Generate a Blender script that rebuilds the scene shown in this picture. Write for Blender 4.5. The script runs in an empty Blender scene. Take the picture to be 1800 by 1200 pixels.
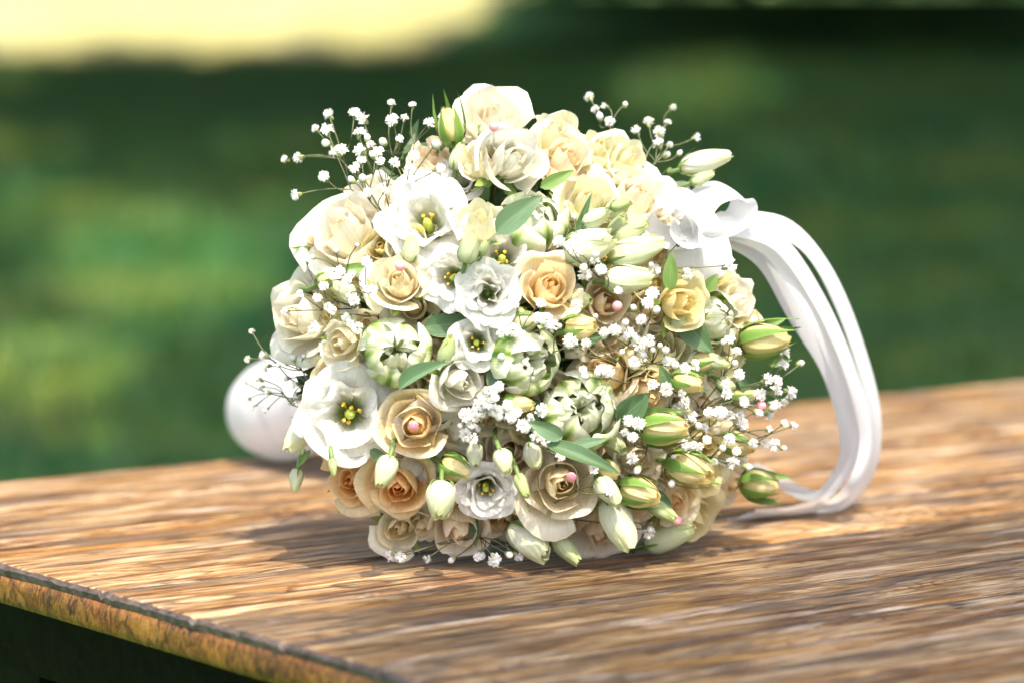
import bpy, math, random
import numpy as np
from mathutils import Vector, Matrix

SC = bpy.context.scene
COL = SC.collection
R = math.radians

# ------------------------------------------------------------------ camera
F = 5600.0                       # focal length in pixels of the 1800 px wide photograph
PITCH = math.atan(640.0 / F)
CAM = np.array([0.0, -1.70, 0.3136])
RIGHT = np.array([1.0, 0.0, 0.0])
FWD = np.array([0.0, math.cos(PITCH), -math.sin(PITCH)])
UP = np.array([0.0, math.sin(PITCH), math.cos(PITCH)])
cam_d = bpy.data.cameras.new("camera")
cam = bpy.data.objects.new("camera", cam_d)
COL.objects.link(cam)
cam.location = CAM
cam.rotation_euler = (math.pi / 2 - PITCH, 0, 0)
cam_d.sensor_width = 36.0
cam_d.lens = F / 1800 * 36.0
cam_d.clip_start = 0.05
cam_d.clip_end = 2000
cam_d.dof.use_dof = True
cam_d.dof.focus_distance = 1.675
cam_d.dof.aperture_fstop = 4.6
SC.camera = cam

# ------------------------------------------------------------------ light
TO_SUN = Vector((0.14, -0.46, 0.87)).normalized()
sun_d = bpy.data.lights.new("sun", 'SUN')
sun_d.energy = 2.0
sun_d.angle = R(0.6)
sun_d.color = (1.0, 0.92, 0.77)
sun = bpy.data.objects.new("sun", sun_d)
COL.objects.link(sun)
sun.rotation_euler = TO_SUN.to_track_quat('Z', 'Y').to_euler()
sun.location = (3, 2, 8)
world = bpy.data.worlds.new("World")
SC.world = world
world.use_nodes = True
wn = world.node_tree.nodes
sky = wn.new('ShaderNodeTexSky')
sky.sky_type = 'NISHITA'
sky.sun_disc = False
sky.sun_elevation = math.asin(TO_SUN.z)
sky.sun_rotation = math.atan2(TO_SUN.x, TO_SUN.y)
sky.dust_density = 4.0
sky.air_density = 0.8
world.node_tree.links.new(sky.outputs[0], wn['Background'].inputs[0])
wn['Background'].inputs[1].default_value = 0.15
SC.view_settings.view_transform = 'Standard'
SC.view_settings.look = 'None'
SC.view_settings.gamma = 1.0
SC.view_settings.exposure = 1.74

rng = np.random.default_rng(7)
random.seed(7)

# ------------------------------------------------------------------ helpers
def at(px, py, depth):
    return CAM + depth * (FWD + (px - 900) / F * RIGHT - (py - 600) / F * UP)

def on_plane(px, py, z=0.0):
    d = FWD + (px - 900) / F * RIGHT - (py - 600) / F * UP
    return CAM + d * ((z - CAM[2]) / d[2])

def to_px(p):
    d = np.asarray(p) - CAM
    k = d @ FWD
    return 900 + F * (d @ RIGHT) / k, 600 - F * (d @ UP) / k

def link(o, parent=None, mat=None):
    COL.objects.link(o)
    if parent is not None:
        o.parent = parent
    return o

def empty(name, loc=(0, 0, 0), parent=None, quat=None, scale=1.0):
    o = bpy.data.objects.new(name, None)
    o.empty_display_size = 0.02
    link(o, parent)
    o.location = loc
    if quat is not None:
        o.rotation_mode = 'QUATERNION'
        o.rotation_quaternion = quat
    o.scale = (scale,) * 3
    return o

def make_mesh(name, V, Fc, mat, cols=None, uvs=None, smooth=True, mats=None, fmat=None):
    me = bpy.data.meshes.new(name)
    V = np.asarray(V, dtype=float)
    me.from_pydata(V.tolist(), [], Fc)
    if smooth:
        me.polygons.foreach_set('use_smooth', [True] * len(me.polygons))
    if cols is not None:
        a = me.color_attributes.new('pigment', 'FLOAT_COLOR', 'POINT')
        c = np.ones((len(V), 4)); c[:, :3] = cols
        a.data.foreach_set('color', c.ravel())
    if uvs is not None:
        uv = me.uv_layers.new(name='UVMap')
        idx = np.empty(len(me.loops), dtype=np.int32)
        me.loops.foreach_get('vertex_index', idx)
        uv.data.foreach_set('uv', np.asarray(uvs)[idx].ravel())
    for m in (mats or [mat]):
        me.materials.append(m)
    if fmat is not None:
        me.polygons.foreach_set('material_index', fmat)
    return me

def mobj(name, V, Fc, mat, parent=None, **k):
    return link(bpy.data.objects.new(name, make_mesh(name, V, Fc, mat, **k)), parent)

def tag(o, label=None, cat=None, group=None, kind=None):
    if label: o['label'] = label
    if cat: o['category'] = cat
    if group: o['group'] = group
    if kind: o['kind'] = kind
    return o

def grid_faces(nu, nv, off=0):
    return [(off + j * nu + i, off + j * nu + i + 1, off + (j + 1) * nu + i + 1, off + (j + 1) * nu + i)
            for j in range(nv - 1) for i in range(nu - 1)]

def tube(pts, rad, seg=6, caps=True):
    pts = np.asarray(pts, dtype=float)
    n = len(pts)
    rad = np.broadcast_to(np.asarray(rad, dtype=float), (n,))
    V = []; Fc = []
    ref = np.array([0.31, 0.22, 0.92])
    for i in range(n):
        t = pts[min(i + 1, n - 1)] - pts[max(i - 1, 0)]
        t /= np.linalg.norm(t) + 1e-12
        a = np.cross(t, ref)
        if np.linalg.norm(a) < 0.05: a = np.cross(t, [1, 0, 0])
        a /= np.linalg.norm(a); b = np.cross(t, a)
        for k in range(seg):
            q = 2 * math.pi * k / seg
            V.append(pts[i] + rad[i] * (math.cos(q) * a + math.sin(q) * b))
    for i in range(n - 1):
        for k in range(seg):
            k2 = (k + 1) % seg
            Fc.append((i * seg + k, i * seg + k2, (i + 1) * seg + k2, (i + 1) * seg + k))
    if caps:
        Fc.append(tuple(range(seg))[::-1]); Fc.append(tuple((n - 1) * seg + k for k in range(seg)))
    return V, Fc

class MB:
    def __init__(s): s.V = []; s.F = []; s.M = []
    def add(s, V, Fc, m=0):
        o = len(s.V); s.V.extend([list(map(float, v)) for v in V])
        s.F.extend([tuple(i + o for i in f) for f in Fc]); s.M.extend([m] * len(Fc))
    def box(s, c, h, m=0, jitter=0):
        V = [(c[0] + sx * h[0], c[1] + sy * h[1], c[2] + sz * h[2]) for sx in (-1, 1) for sy in (-1, 1) for sz in (-1, 1)]
        s.add(V, [(0, 1, 3, 2), (4, 6, 7, 5), (0, 4, 5, 1), (2, 3, 7, 6), (0, 2, 6, 4), (1, 5, 7, 3)], m)

def catmull(P, n):
    P = np.asarray(P, dtype=float)
    Q = np.vstack([2 * P[0] - P[1], P, 2 * P[-1] - P[-2]])
    out = []
    m = len(P) - 1
    for k in np.linspace(0, m, n):
        i = min(int(k), m - 1); t = k - i
        a, b, c, d = Q[i], Q[i + 1], Q[i + 2], Q[i + 3]
        out.append(0.5 * (2 * b + (c - a) * t + (2 * a - 5 * b + 4 * c - d) * t * t + (3 * b - a - 3 * c + d) * t ** 3))
    return np.array(out)

# ------------------------------------------------------------------ materials
def new_mat(name):
    m = bpy.data.materials.new(name); m.use_nodes = True
    nt = m.node_tree
    return m, nt, nt.nodes, nt.links, nt.nodes['Principled BSDF'], nt.nodes['Material Output']

def node(nt, kind, **k):
    n = nt.nodes.new(kind)
    for a, b in k.items(): setattr(n, a, b)
    return n

def ramp(nt, stops, interp='LINEAR'):
    n = nt.nodes.new('ShaderNodeValToRGB')
    n.color_ramp.interpolation = interp
    el = n.color_ramp.elements
    el[0].position, el[0].color = stops[0][0], (*stops[0][1], 1)
    el[1].position, el[1].color = stops[-1][0], (*stops[-1][1], 1)
    for p, c in stops[1:-1]:
        e = el.new(p); e.color = (*c, 1)
    return n

def mixc(nt, fac, a, b, mode='MIX'):
    n = nt.nodes.new('ShaderNodeMix'); n.data_type = 'RGBA'; n.blend_type = mode
    for s, v in ((0, fac), (6, a), (7, b)):
        if isinstance(v, bpy.types.NodeSocket): nt.links.new(v, n.inputs[s])
        elif isinstance(v, (int, float)): n.inputs[s].default_value = v
        else: n.inputs[s].default_value = (*v, 1)
    return n.outputs[2]

def math_n(nt, op, a, b=None, clamp=False):
    n = nt.nodes.new('ShaderNodeMath'); n.operation = op; n.use_clamp = clamp
    for i, v in enumerate((a, b)):
        if v is None: continue
        if isinstance(v, bpy.types.NodeSocket): nt.links.new(v, n.inputs[i])
        else: n.inputs[i].default_value = v
    return n.outputs[0]

def noise(nt, vec, scale, detail=3, rough=0.55, dist=0.0, vscale=None):
    n = nt.nodes.new('ShaderNodeTexNoise')
    n.inputs['Scale'].default_value = scale; n.inputs['Detail'].default_value = detail
    n.inputs['Roughness'].default_value = rough; n.inputs['Distortion'].default_value = dist
    if vscale is not None:
        mp = nt.nodes.new('ShaderNodeMapping'); mp.inputs['Scale'].default_value = vscale
        nt.links.new(vec, mp.inputs[0]); vec = mp.outputs[0]
    nt.links.new(vec, n.inputs['Vector'])
    return n.outputs['Fac']

def petal_material(name, translucency, rough, vein_scale, vein_strength, ribs=0.0):
    m, nt, N, L, P, O = new_mat(name)
    at_ = node(nt, 'ShaderNodeAttribute', attribute_name='pigment')
    uv = node(nt, 'ShaderNodeUVMap')
    tc = node(nt, 'ShaderNodeTexCoord')
    mott = noise(nt, tc.outputs['Object'], 2.6, 3)
    r = ramp(nt, [(0.25, (0.90, 0.89, 0.84)), (0.6, (1, 1, 1)), (0.8, (1.0, 0.99, 0.96))])
    L.new(mott, r.inputs[0])
    c = mixc(nt, 1.0, at_.outputs['Color'], r.outputs[0], 'MULTIPLY')
    v = noise(nt, uv.outputs[0], 1.0, 2, 0.5, 0.3, (vein_scale, 1.6, 1))
    fine = noise(nt, tc.outputs['Object'], 26, 2)
    vr = ramp(nt, [(0.30, (0.90, 0.88, 0.82)), (0.52, (1, 1, 1)), (0.7, (1.0, 1.0, 1.0))]); L.new(v, vr.inputs[0])
    c = mixc(nt, 0.7, c, vr.outputs[0], 'MULTIPLY')
    h = math_n(nt, 'ADD', v, math_n(nt, 'MULTIPLY', fine, 0.25))
    b = node(nt, 'ShaderNodeBump'); b.inputs['Strength'].default_value = vein_strength
    b.inputs['Distance'].default_value = 0.001
    L.new(h, b.inputs['Height'])
    L.new(c, P.inputs['Base Color']); P.inputs['Roughness'].default_value = rough
    P.inputs['Specular IOR Level'].default_value = 0.25
    P.inputs['Sheen Weight'].default_value = 0.02
    L.new(b.outputs[0], P.inputs['Normal'])
    t = node(nt, 'ShaderNodeBsdfTranslucent'); L.new(c, t.inputs[0]); L.new(b.outputs[0], t.inputs['Normal'])
    mx = node(nt, 'ShaderNodeMixShader'); mx.inputs[0].default_value = translucency
    L.new(P.outputs[0], mx.inputs[1]); L.new(t.outputs[0], mx.inputs[2]); L.new(mx.outputs[0], O.inputs[0])
    return m

PETAL = petal_material('petal', 0.44, 0.55, 30, 0.38)
TULIP = petal_material('tulip_petal', 0.25, 0.38, 44, 0.55)
SEPAL = petal_material('sepal', 0.18, 0.45, 18, 0.25)

def leaf_material():
    m, nt, N, L, P, O = new_mat('leaf')
    uv = node(nt, 'ShaderNodeUVMap'); sep = node(nt, 'ShaderNodeSeparateXYZ'); L.new(uv.outputs[0], sep.inputs[0])
    at_ = node(nt, 'ShaderNodeAttribute', attribute_name='pigment')
    st = noise(nt, uv.outputs[0], 1.0, 2, 0.5, 0.1, (40, 1.2, 1))
    d = math_n(nt, 'ABSOLUTE', math_n(nt, 'SUBTRACT', sep.outputs[0], 0.5))
    edge = ramp(nt, [(0.0, (0.75,) * 3), (0.03, (0.0,) * 3), (0.46, (0.0,) * 3), (0.5, (0.8,) * 3)]); L.new(d, edge.inputs[0])
    sr = ramp(nt, [(0.3, (0.7, 0.75, 0.7)), (0.7, (1.25, 1.2, 1.2))]); L.new(st, sr.inputs[0])
    c = mixc(nt, 1.0, at_.outputs['Color'], sr.outputs[0], 'MULTIPLY')
    c = mixc(nt, math_n(nt, 'MULTIPLY', edge.outputs[0], 0.45), c, (0.34, 0.45, 0.25))
    b = node(nt, 'ShaderNodeBump'); b.inputs['Strength'].default_value = 0.35; b.inputs['Distance'].default_value = 0.001
    L.new(st, b.inputs['Height'])
    L.new(c, P.inputs['Base Color']); P.inputs['Roughness'].default_value = 0.42; L.new(b.outputs[0], P.inputs['Normal'])
    t = node(nt, 'ShaderNodeBsdfTranslucent'); L.new(c, t.inputs[0])
    mx = node(nt, 'ShaderNodeMixShader'); mx.inputs[0].default_value = 0.2
    L.new(P.outputs[0], mx.inputs[1]); L.new(t.outputs[0], mx.inputs[2]); L.new(mx.outputs[0], O.inputs[0])
    return m
LEAF = leaf_material()

def plain(name, col, rough=0.5, var=0.25, scale=60, trans=0.0, spec=0.5, bump=0.0):
    m, nt, N, L, P, O = new_mat(name)
    tc = node(nt, 'ShaderNodeTexCoord')
    n = noise(nt, tc.outputs['Object'], scale, 3)
    r = ramp(nt, [(0.3, tuple(x * (1 - var) for x in col)), (0.7, tuple(min(1, x * (1 + var)) for x in col))])
    L.new(n, r.inputs[0]); L.new(r.outputs[0], P.inputs['Base Color'])
    P.inputs['Roughness'].default_value = rough; P.inputs['Specular IOR Level'].default_value = spec
    if bump:
        b = node(nt, 'ShaderNodeBump'); b.inputs['Strength'].default_value = bump; b.inputs['Distance'].default_value = 0.002
        L.new(n, b.inputs['Height']); L.new(b.outputs[0], P.inputs['Normal'])
    if trans:
        t = node(nt, 'ShaderNodeBsdfTranslucent'); L.new(r.outputs[0], t.inputs[0])
        mx = node(nt, 'ShaderNodeMixShader'); mx.inputs[0].default_value = trans
        L.new(P.outputs[0], mx.inputs[1]); L.new(t.outputs[0], mx.inputs[2]); L.new(mx.outputs[0], O.inputs[0])
    return m
STEM = plain('stem_green', (0.13, 0.20, 0.055), 0.5, 0.3)
TWIG = plain('gypsophila_stem', (0.12, 0.13, 0.06), 0.6, 0.4, 200)
FLORET = plain('gypsophila_white', (0.88, 0.865, 0.82), 0.6, 0.06, 300, 0.35)
CALYX = plain('gypsophila_calyx', (0.22, 0.26, 0.10), 0.55, 0.3, 300)
STAMEN = plain('stamen_yellow', (0.80, 0.50, 0.05), 0.6, 0.25, 400)
PISTIL = plain('pistil_green', (0.42, 0.50, 0.08), 0.5, 0.25, 300)
PEARL = plain('pink_pearl', (0.85, 0.33, 0.36), 0.18, 0.06, 100, 0.0, 0.6)
NEEDLE = plain('needle_steel', (0.6, 0.6, 0.6), 0.3)
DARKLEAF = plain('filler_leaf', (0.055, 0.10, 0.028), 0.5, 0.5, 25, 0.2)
BARK = plain('bark', (0.10, 0.075, 0.05), 0.9, 0.4, 9, bump=0.6)
CROWN = plain('crown_leaf', (0.03, 0.10, 0.028), 0.55, 0.3, 0.8, 0.3)

def satin_material():
    m, nt, N, L, P, O = new_mat('white_satin')
    uv = node(nt, 'ShaderNodeUVMap')
    n = noise(nt, uv.outputs[0], 1.0, 2, 0.5, 0.0, (240, 5, 1))
    b = node(nt, 'ShaderNodeBump'); b.inputs['Strength'].default_value = 0.2; b.inputs['Distance'].default_value = 0.0006
    L.new(n, b.inputs['Height']); L.new(b.outputs[0], P.inputs['Normal'])
    sx = node(nt, 'ShaderNodeSeparateXYZ'); L.new(uv.outputs[0], sx.inputs[0])
    e_ = ramp(nt, [(0.0, (0.52, 0.525, 0.54)), (0.44, (0.80, 0.80, 0.80)), (0.475, (0.80, 0.80, 0.80)), (0.485, (0.55, 0.555, 0.57)), (0.5, (0.74, 0.74, 0.74))])
    e_.color_ramp.elements[0].color = (0.80, 0.80, 0.80, 1)
    L.new(math_n(nt, 'ABSOLUTE', math_n(nt, 'SUBTRACT', sx.outputs[0], 0.5)), e_.inputs[0]); L.new(e_.outputs[0], P.inputs['Base Color'])
    P.inputs['Roughness'].default_value = 0.27
    P.inputs['Anisotropic'].default_value = 0.5
    P.inputs['Sheen Weight'].default_value = 0.2
    t = node(nt, 'ShaderNodeBsdfTranslucent'); t.inputs[0].default_value = (0.78, 0.78, 0.78, 1)
    mx = node(nt, 'ShaderNodeMixShader'); mx.inputs[0].default_value = 0.38
    L.new(P.outputs[0], mx.inputs[1]); L.new(t.outputs[0], mx.inputs[2]); L.new(mx.outputs[0], O.inputs[0])
    return m
SATIN = satin_material()

def wood_material(name, kind):
    m, nt, N, L, P, O = new_mat(name)
    tc = node(nt, 'ShaderNodeTexCoord'); oi = node(nt, 'ShaderNodeObjectInfo')
    vm = node(nt, 'ShaderNodeVectorMath', operation='MULTIPLY_ADD')
    L.new(tc.outputs['Object'], vm.inputs[0]); vm.inputs[1].default_value = (1, 1, 1)
    cx = node(nt, 'ShaderNodeCombineXYZ'); L.new(math_n(nt, 'MULTIPLY', oi.outputs['Random'], 7.0), cx.inputs[0])
    L.new(math_n(nt, 'MULTIPLY', oi.outputs['Random'], 3.0), cx.inputs[2]); L.new(cx.outputs[0], vm.inputs[2])
    vec = vm.outputs[0]
    broad = noise(nt, vec, 1.0, 5, 0.65, 1.2, (5.0, 26, 30))
    grain = noise(nt, vec, 1.0, 6, 0.7, 0.7, (13, 190, 120))
    fibre = noise(nt, vec, 1.0, 5, 0.75, 0.4, (38, 1000, 700))
    patch = noise(nt, vec, 1.0, 3, 0.5, 0.8, (6, 16, 10))
    stain = noise(nt, vec, 1.0, 4, 0.6, 1.0, (7, 36, 20))
    g = math_n(nt, 'ADD', math_n(nt, 'MULTIPLY', grain, 0.55), math_n(nt, 'MULTIPLY', broad, 0.45))
    if kind == 'top':
        base = ramp(nt, [(0.34, (0.065, 0.032, 0.016)), (0.42, (0.125, 0.060, 0.022)), (0.48, (0.27, 0.150, 0.058)),
                         (0.55, (0.49, 0.355, 0.195)), (0.65, (0.66, 0.57, 0.44))])
    elif kind == 'edge':
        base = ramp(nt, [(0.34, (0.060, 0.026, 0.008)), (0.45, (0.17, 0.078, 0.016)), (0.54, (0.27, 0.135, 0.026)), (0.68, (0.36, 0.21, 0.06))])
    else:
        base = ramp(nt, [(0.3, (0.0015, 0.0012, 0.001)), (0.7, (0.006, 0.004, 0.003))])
    L.new(g, base.inputs[0]); c = base.outputs[0]
    if kind != 'dark':
        pr = ramp(nt, [(0.52, (0, 0, 0)), (0.68, (1, 1, 1))]); L.new(patch, pr.inputs[0])
        c = mixc(nt, math_n(nt, 'MULTIPLY', pr.outputs[0], 0.65 if kind == 'top' else 0.35), c, (0.42, 0.23, 0.065) if kind == 'top' else (0.26, 0.085, 0.02))
        sr = ramp(nt, [(0.47, (0, 0, 0)), (0.60, (1, 1, 1))]); L.new(stain, sr.inputs[0])
        c = mixc(nt, math_n(nt, 'MULTIPLY', sr.outputs[0], 0.75 if kind == 'top' else 0.3), c, (0.125, 0.098, 0.080) if kind == 'top' else (0.07, 0.045, 0.02))
        fr = ramp(nt, [(0.34, (0.30, 0.26, 0.24)), (0.52, (1, 1, 1)), (0.75, (1.12, 1.12, 1.12))]); L.new(fibre, fr.inputs[0])
        c = mixc(nt, 0.8, c, fr.outputs[0], 'MULTIPLY')
        rg = noise(nt, vec, 1.0, 3, 0.5, 0.4, (1.6, 11, 6)); rf = math_n(nt, 'FRACT', math_n(nt, 'MULTIPLY', rg, 56.0))
        rl = ramp(nt, [(0.0, (0.34, 0.28, 0.25)), (0.10, (0.62, 0.56, 0.52)), (0.34, (1, 1, 1)), (0.9, (1.06, 1.05, 1.04)), (1.0, (0.5, 0.44, 0.4))]); L.new(rf, rl.inputs[0])
        c = mixc(nt, math_n(nt, 'MULTIPLY', broad, 1.75, True), c, mixc(nt, 1.0, c, rl.outputs[0], 'MULTIPLY'))
        cr_n = noise(nt, vec, 1.0, 2, 0.5, 0.5, (5.5, 210, 100))
        cr = ramp(nt, [(0.0, (1, 1, 1)), (0.35, (1, 1, 1)), (0.39, (0, 0, 0))]); L.new(cr_n, cr.inputs[0])
        c = mixc(nt, math_n(nt, 'MULTIPLY', cr.outputs[0], 0.8), c, (0.030, 0.018, 0.012))
        c2 = noise(nt, vec, 1.0, 4, 0.55, 0.25, (2.2, 62, 20)); c2 = math_n(nt, 'ABSOLUTE', math_n(nt, 'SUBTRACT', c2, 0.5))
        c2r = ramp(nt, [(0.0, (1, 1, 1)), (0.007, (0.9,) * 3), (0.016, (0, 0, 0))]); L.new(c2, c2r.inputs[0])
        cm = ramp(nt, [(0.40, (0, 0, 0)), (0.52, (1, 1, 1))]); L.new(noise(nt, vec, 1.0, 2, 0.5, 0.0, (5, 14, 8)), cm.inputs[0])
        c = mixc(nt, math_n(nt, 'MULTIPLY', math_n(nt, 'MULTIPLY', c2r.outputs[0], cm.outputs[0]), 0.9), c, (0.022, 0.012, 0.007))
        wp = ramp(nt, [(0.56, (0, 0, 0)), (0.66, (1, 1, 1))]); L.new(noise(nt, vec, 1.0, 5, 0.7, 0.5, (9, 60, 20)), wp.inputs[0])
        c = mixc(nt, math_n(nt, 'MULTIPLY', wp.outputs[0], 0.6 if kind == 'top' else 0.0), c, (0.62, 0.53, 0.43))
        fl_n = noise(nt, vec, 1.0, 3, 0.6, 0.3, (30, 420, 100)); fl = ramp(nt, [(0.0, (1, 1, 1)), (0.335, (1, 1, 1)), (0.375, (0, 0, 0))]); L.new(fl_n, fl.inputs[0])
        c = mixc(nt, math_n(nt, 'MULTIPLY', fl.outputs[0], 0.7), c, (0.045, 0.028, 0.018))
        tint = ramp(nt, [(0.0, (0.72, 0.72, 0.74)), (0.5, (1, 1, 1)), (1.0, (1.10, 0.98, 0.86))]); L.new(oi.outputs['Random'], tint.inputs[0])
        c = mixc(nt, 1.0, c, tint.outputs[0], 'MULTIPLY')
        hh = math_n(nt, 'SUBTRACT', math_n(nt, 'ADD', math_n(nt, 'MULTIPLY', fibre, 0.6), grain), cr.outputs[0])
    else:
        hh = math_n(nt, 'ADD', fibre, grain)
    b = node(nt, 'ShaderNodeBump'); b.inputs['Strength'].default_value = 0.35; b.inputs['Distance'].default_value = 0.0009
    L.new(hh, b.inputs['Height']); L.new(b.outputs[0], P.inputs['Normal'])
    L.new(c, P.inputs['Base Color'])
    if kind == 'dark': P.inputs['Specular IOR Level'].default_value = 0.04
    P.inputs['Specular IOR Level'].default_value = 0.04 if kind == 'dark' else 0.32
    rr = ramp(nt, [(0.35, (0.55,) * 3), (0.65, (0.36,) * 3)]); L.new(g, rr.inputs[0]); L.new(rr.outputs[0], P.inputs['Roughness'])
    return m
WOOD = wood_material('weathered_wood', 'top')
EDGE = wood_material('raw_wood_edge', 'edge')
DARK = wood_material('shade_black_wood', 'dark')  # near-black colour stands in for the deep shade under the table
CHAR = plain('blackened_edge', (0.075, 0.055, 0.045), 0.55, 0.6, 120, bump=0.5)

def lawn_material():
    m, nt, N, L, P, O = new_mat('lawn')
    tc = node(nt, 'ShaderNodeTexCoord')
    a = noise(nt, tc.outputs['Object'], 0.9, 5, 0.65)
    b = noise(nt, tc.outputs['Object'], 9.0, 4, 0.6)
    r1 = ramp(nt, [(0.36, (0.006, 0.105, 0.045)), (0.49, (0.032, 0.145, 0.040)), (0.62, (0.25, 0.265, 0.045))]); L.new(a, r1.inputs[0])
    r2 = ramp(nt, [(0.3, (0.6, 0.65, 0.6)), (0.7, (1.4, 1.35, 1.3))]); L.new(b, r2.inputs[0])
    c = mixc(nt, 1.0, r1.outputs[0], r2.outputs[0], 'MULTIPLY')
    L.new(c, P.inputs['Base Color']); P.inputs['Roughness'].default_value = 0.8
    P.inputs['Specular IOR Level'].default_value = 0.04
    return m
LAWN = lawn_material()
BLADE = plain('grass_blade', (0.08, 0.165, 0.034), 0.45, 0.45, 3, 0.3)

# ================================================================== THE SETTING
GZ = -0.75
S = 600.0
lawn = mobj('lawn', [(-S, -60, GZ), (S, -60, GZ), (S, 2 * S, GZ), (-S, 2 * S, GZ)], [(0, 1, 2, 3)], LAWN, smooth=False)
tag(lawn, kind='structure')
m_, nt_, N_, L_, P_, O_ = new_mat('dry_sunlit_meadow')
tc_ = node(nt_, 'ShaderNodeTexCoord')
r_ = ramp(nt_, [(0.34, (0.18, 0.20, 0.05)), (0.48, (0.42, 0.38, 0.14)), (0.62, (0.54, 0.48, 0.23))]); L_.new(noise(nt_, tc_.outputs['Object'], 0.35, 5), r_.inputs[0])
L_.new(r_.outputs[0], P_.inputs['Base Color']); P_.inputs['Roughness'].default_value = 0.9; P_.inputs['Specular IOR Level'].default_value = 0.1
mv = []
for k in range(41):                                                # ragged border of the dry field, coloured paler to brighten the sunlit band
    xx = -91.3 + 4.5 * k; yy = (40 if xx < -0.5 else 500) + 4 * math.sin(k * 1.7) + 2.5 * math.sin(k * 0.6)
    mv.append((xx, yy, GZ + 0.004))
mv += [(90, 700, GZ + 0.004), (-90, 700, GZ + 0.004)]
tag(mobj('meadow', mv, [tuple(range(len(mv)))], m_, smooth=False), kind='structure')

# grass growing on the lawn in view
def grass():
    n = 9000
    d = np.exp(rng.uniform(math.log(2.2), math.log(40), n))
    x = rng.uniform(-1, 1, n) * (0.19 * (d + 1.7) + 0.4)
    V = []; Fc = []
    for i in range(n):
        k = 0.8 + 0.05 * d[i]
        for j in range(4):
            a = rng.uniform(0, 6.28); h = rng.uniform(0.04, 0.09) * k; w = 0.006 * k
            bx, by = x[i] + rng.normal(0, 0.03 * k), d[i] + rng.normal(0, 0.03 * k)
            lx, ly = math.cos(a) * h * 0.5, math.sin(a) * h * 0.5
            o = len(V)
            V += [(bx - w * math.sin(a), by + w * math.cos(a), GZ), (bx + w * math.sin(a), by - w * math.cos(a), GZ),
                  (bx + lx, by + ly, GZ + h)]
            Fc.append((o, o + 1, o + 2))
    return mobj('grass', V, Fc, BLADE, smooth=False)
tag(grass(), 'short green grass growing over the blurred lawn', 'grass', kind='stuff')

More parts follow.
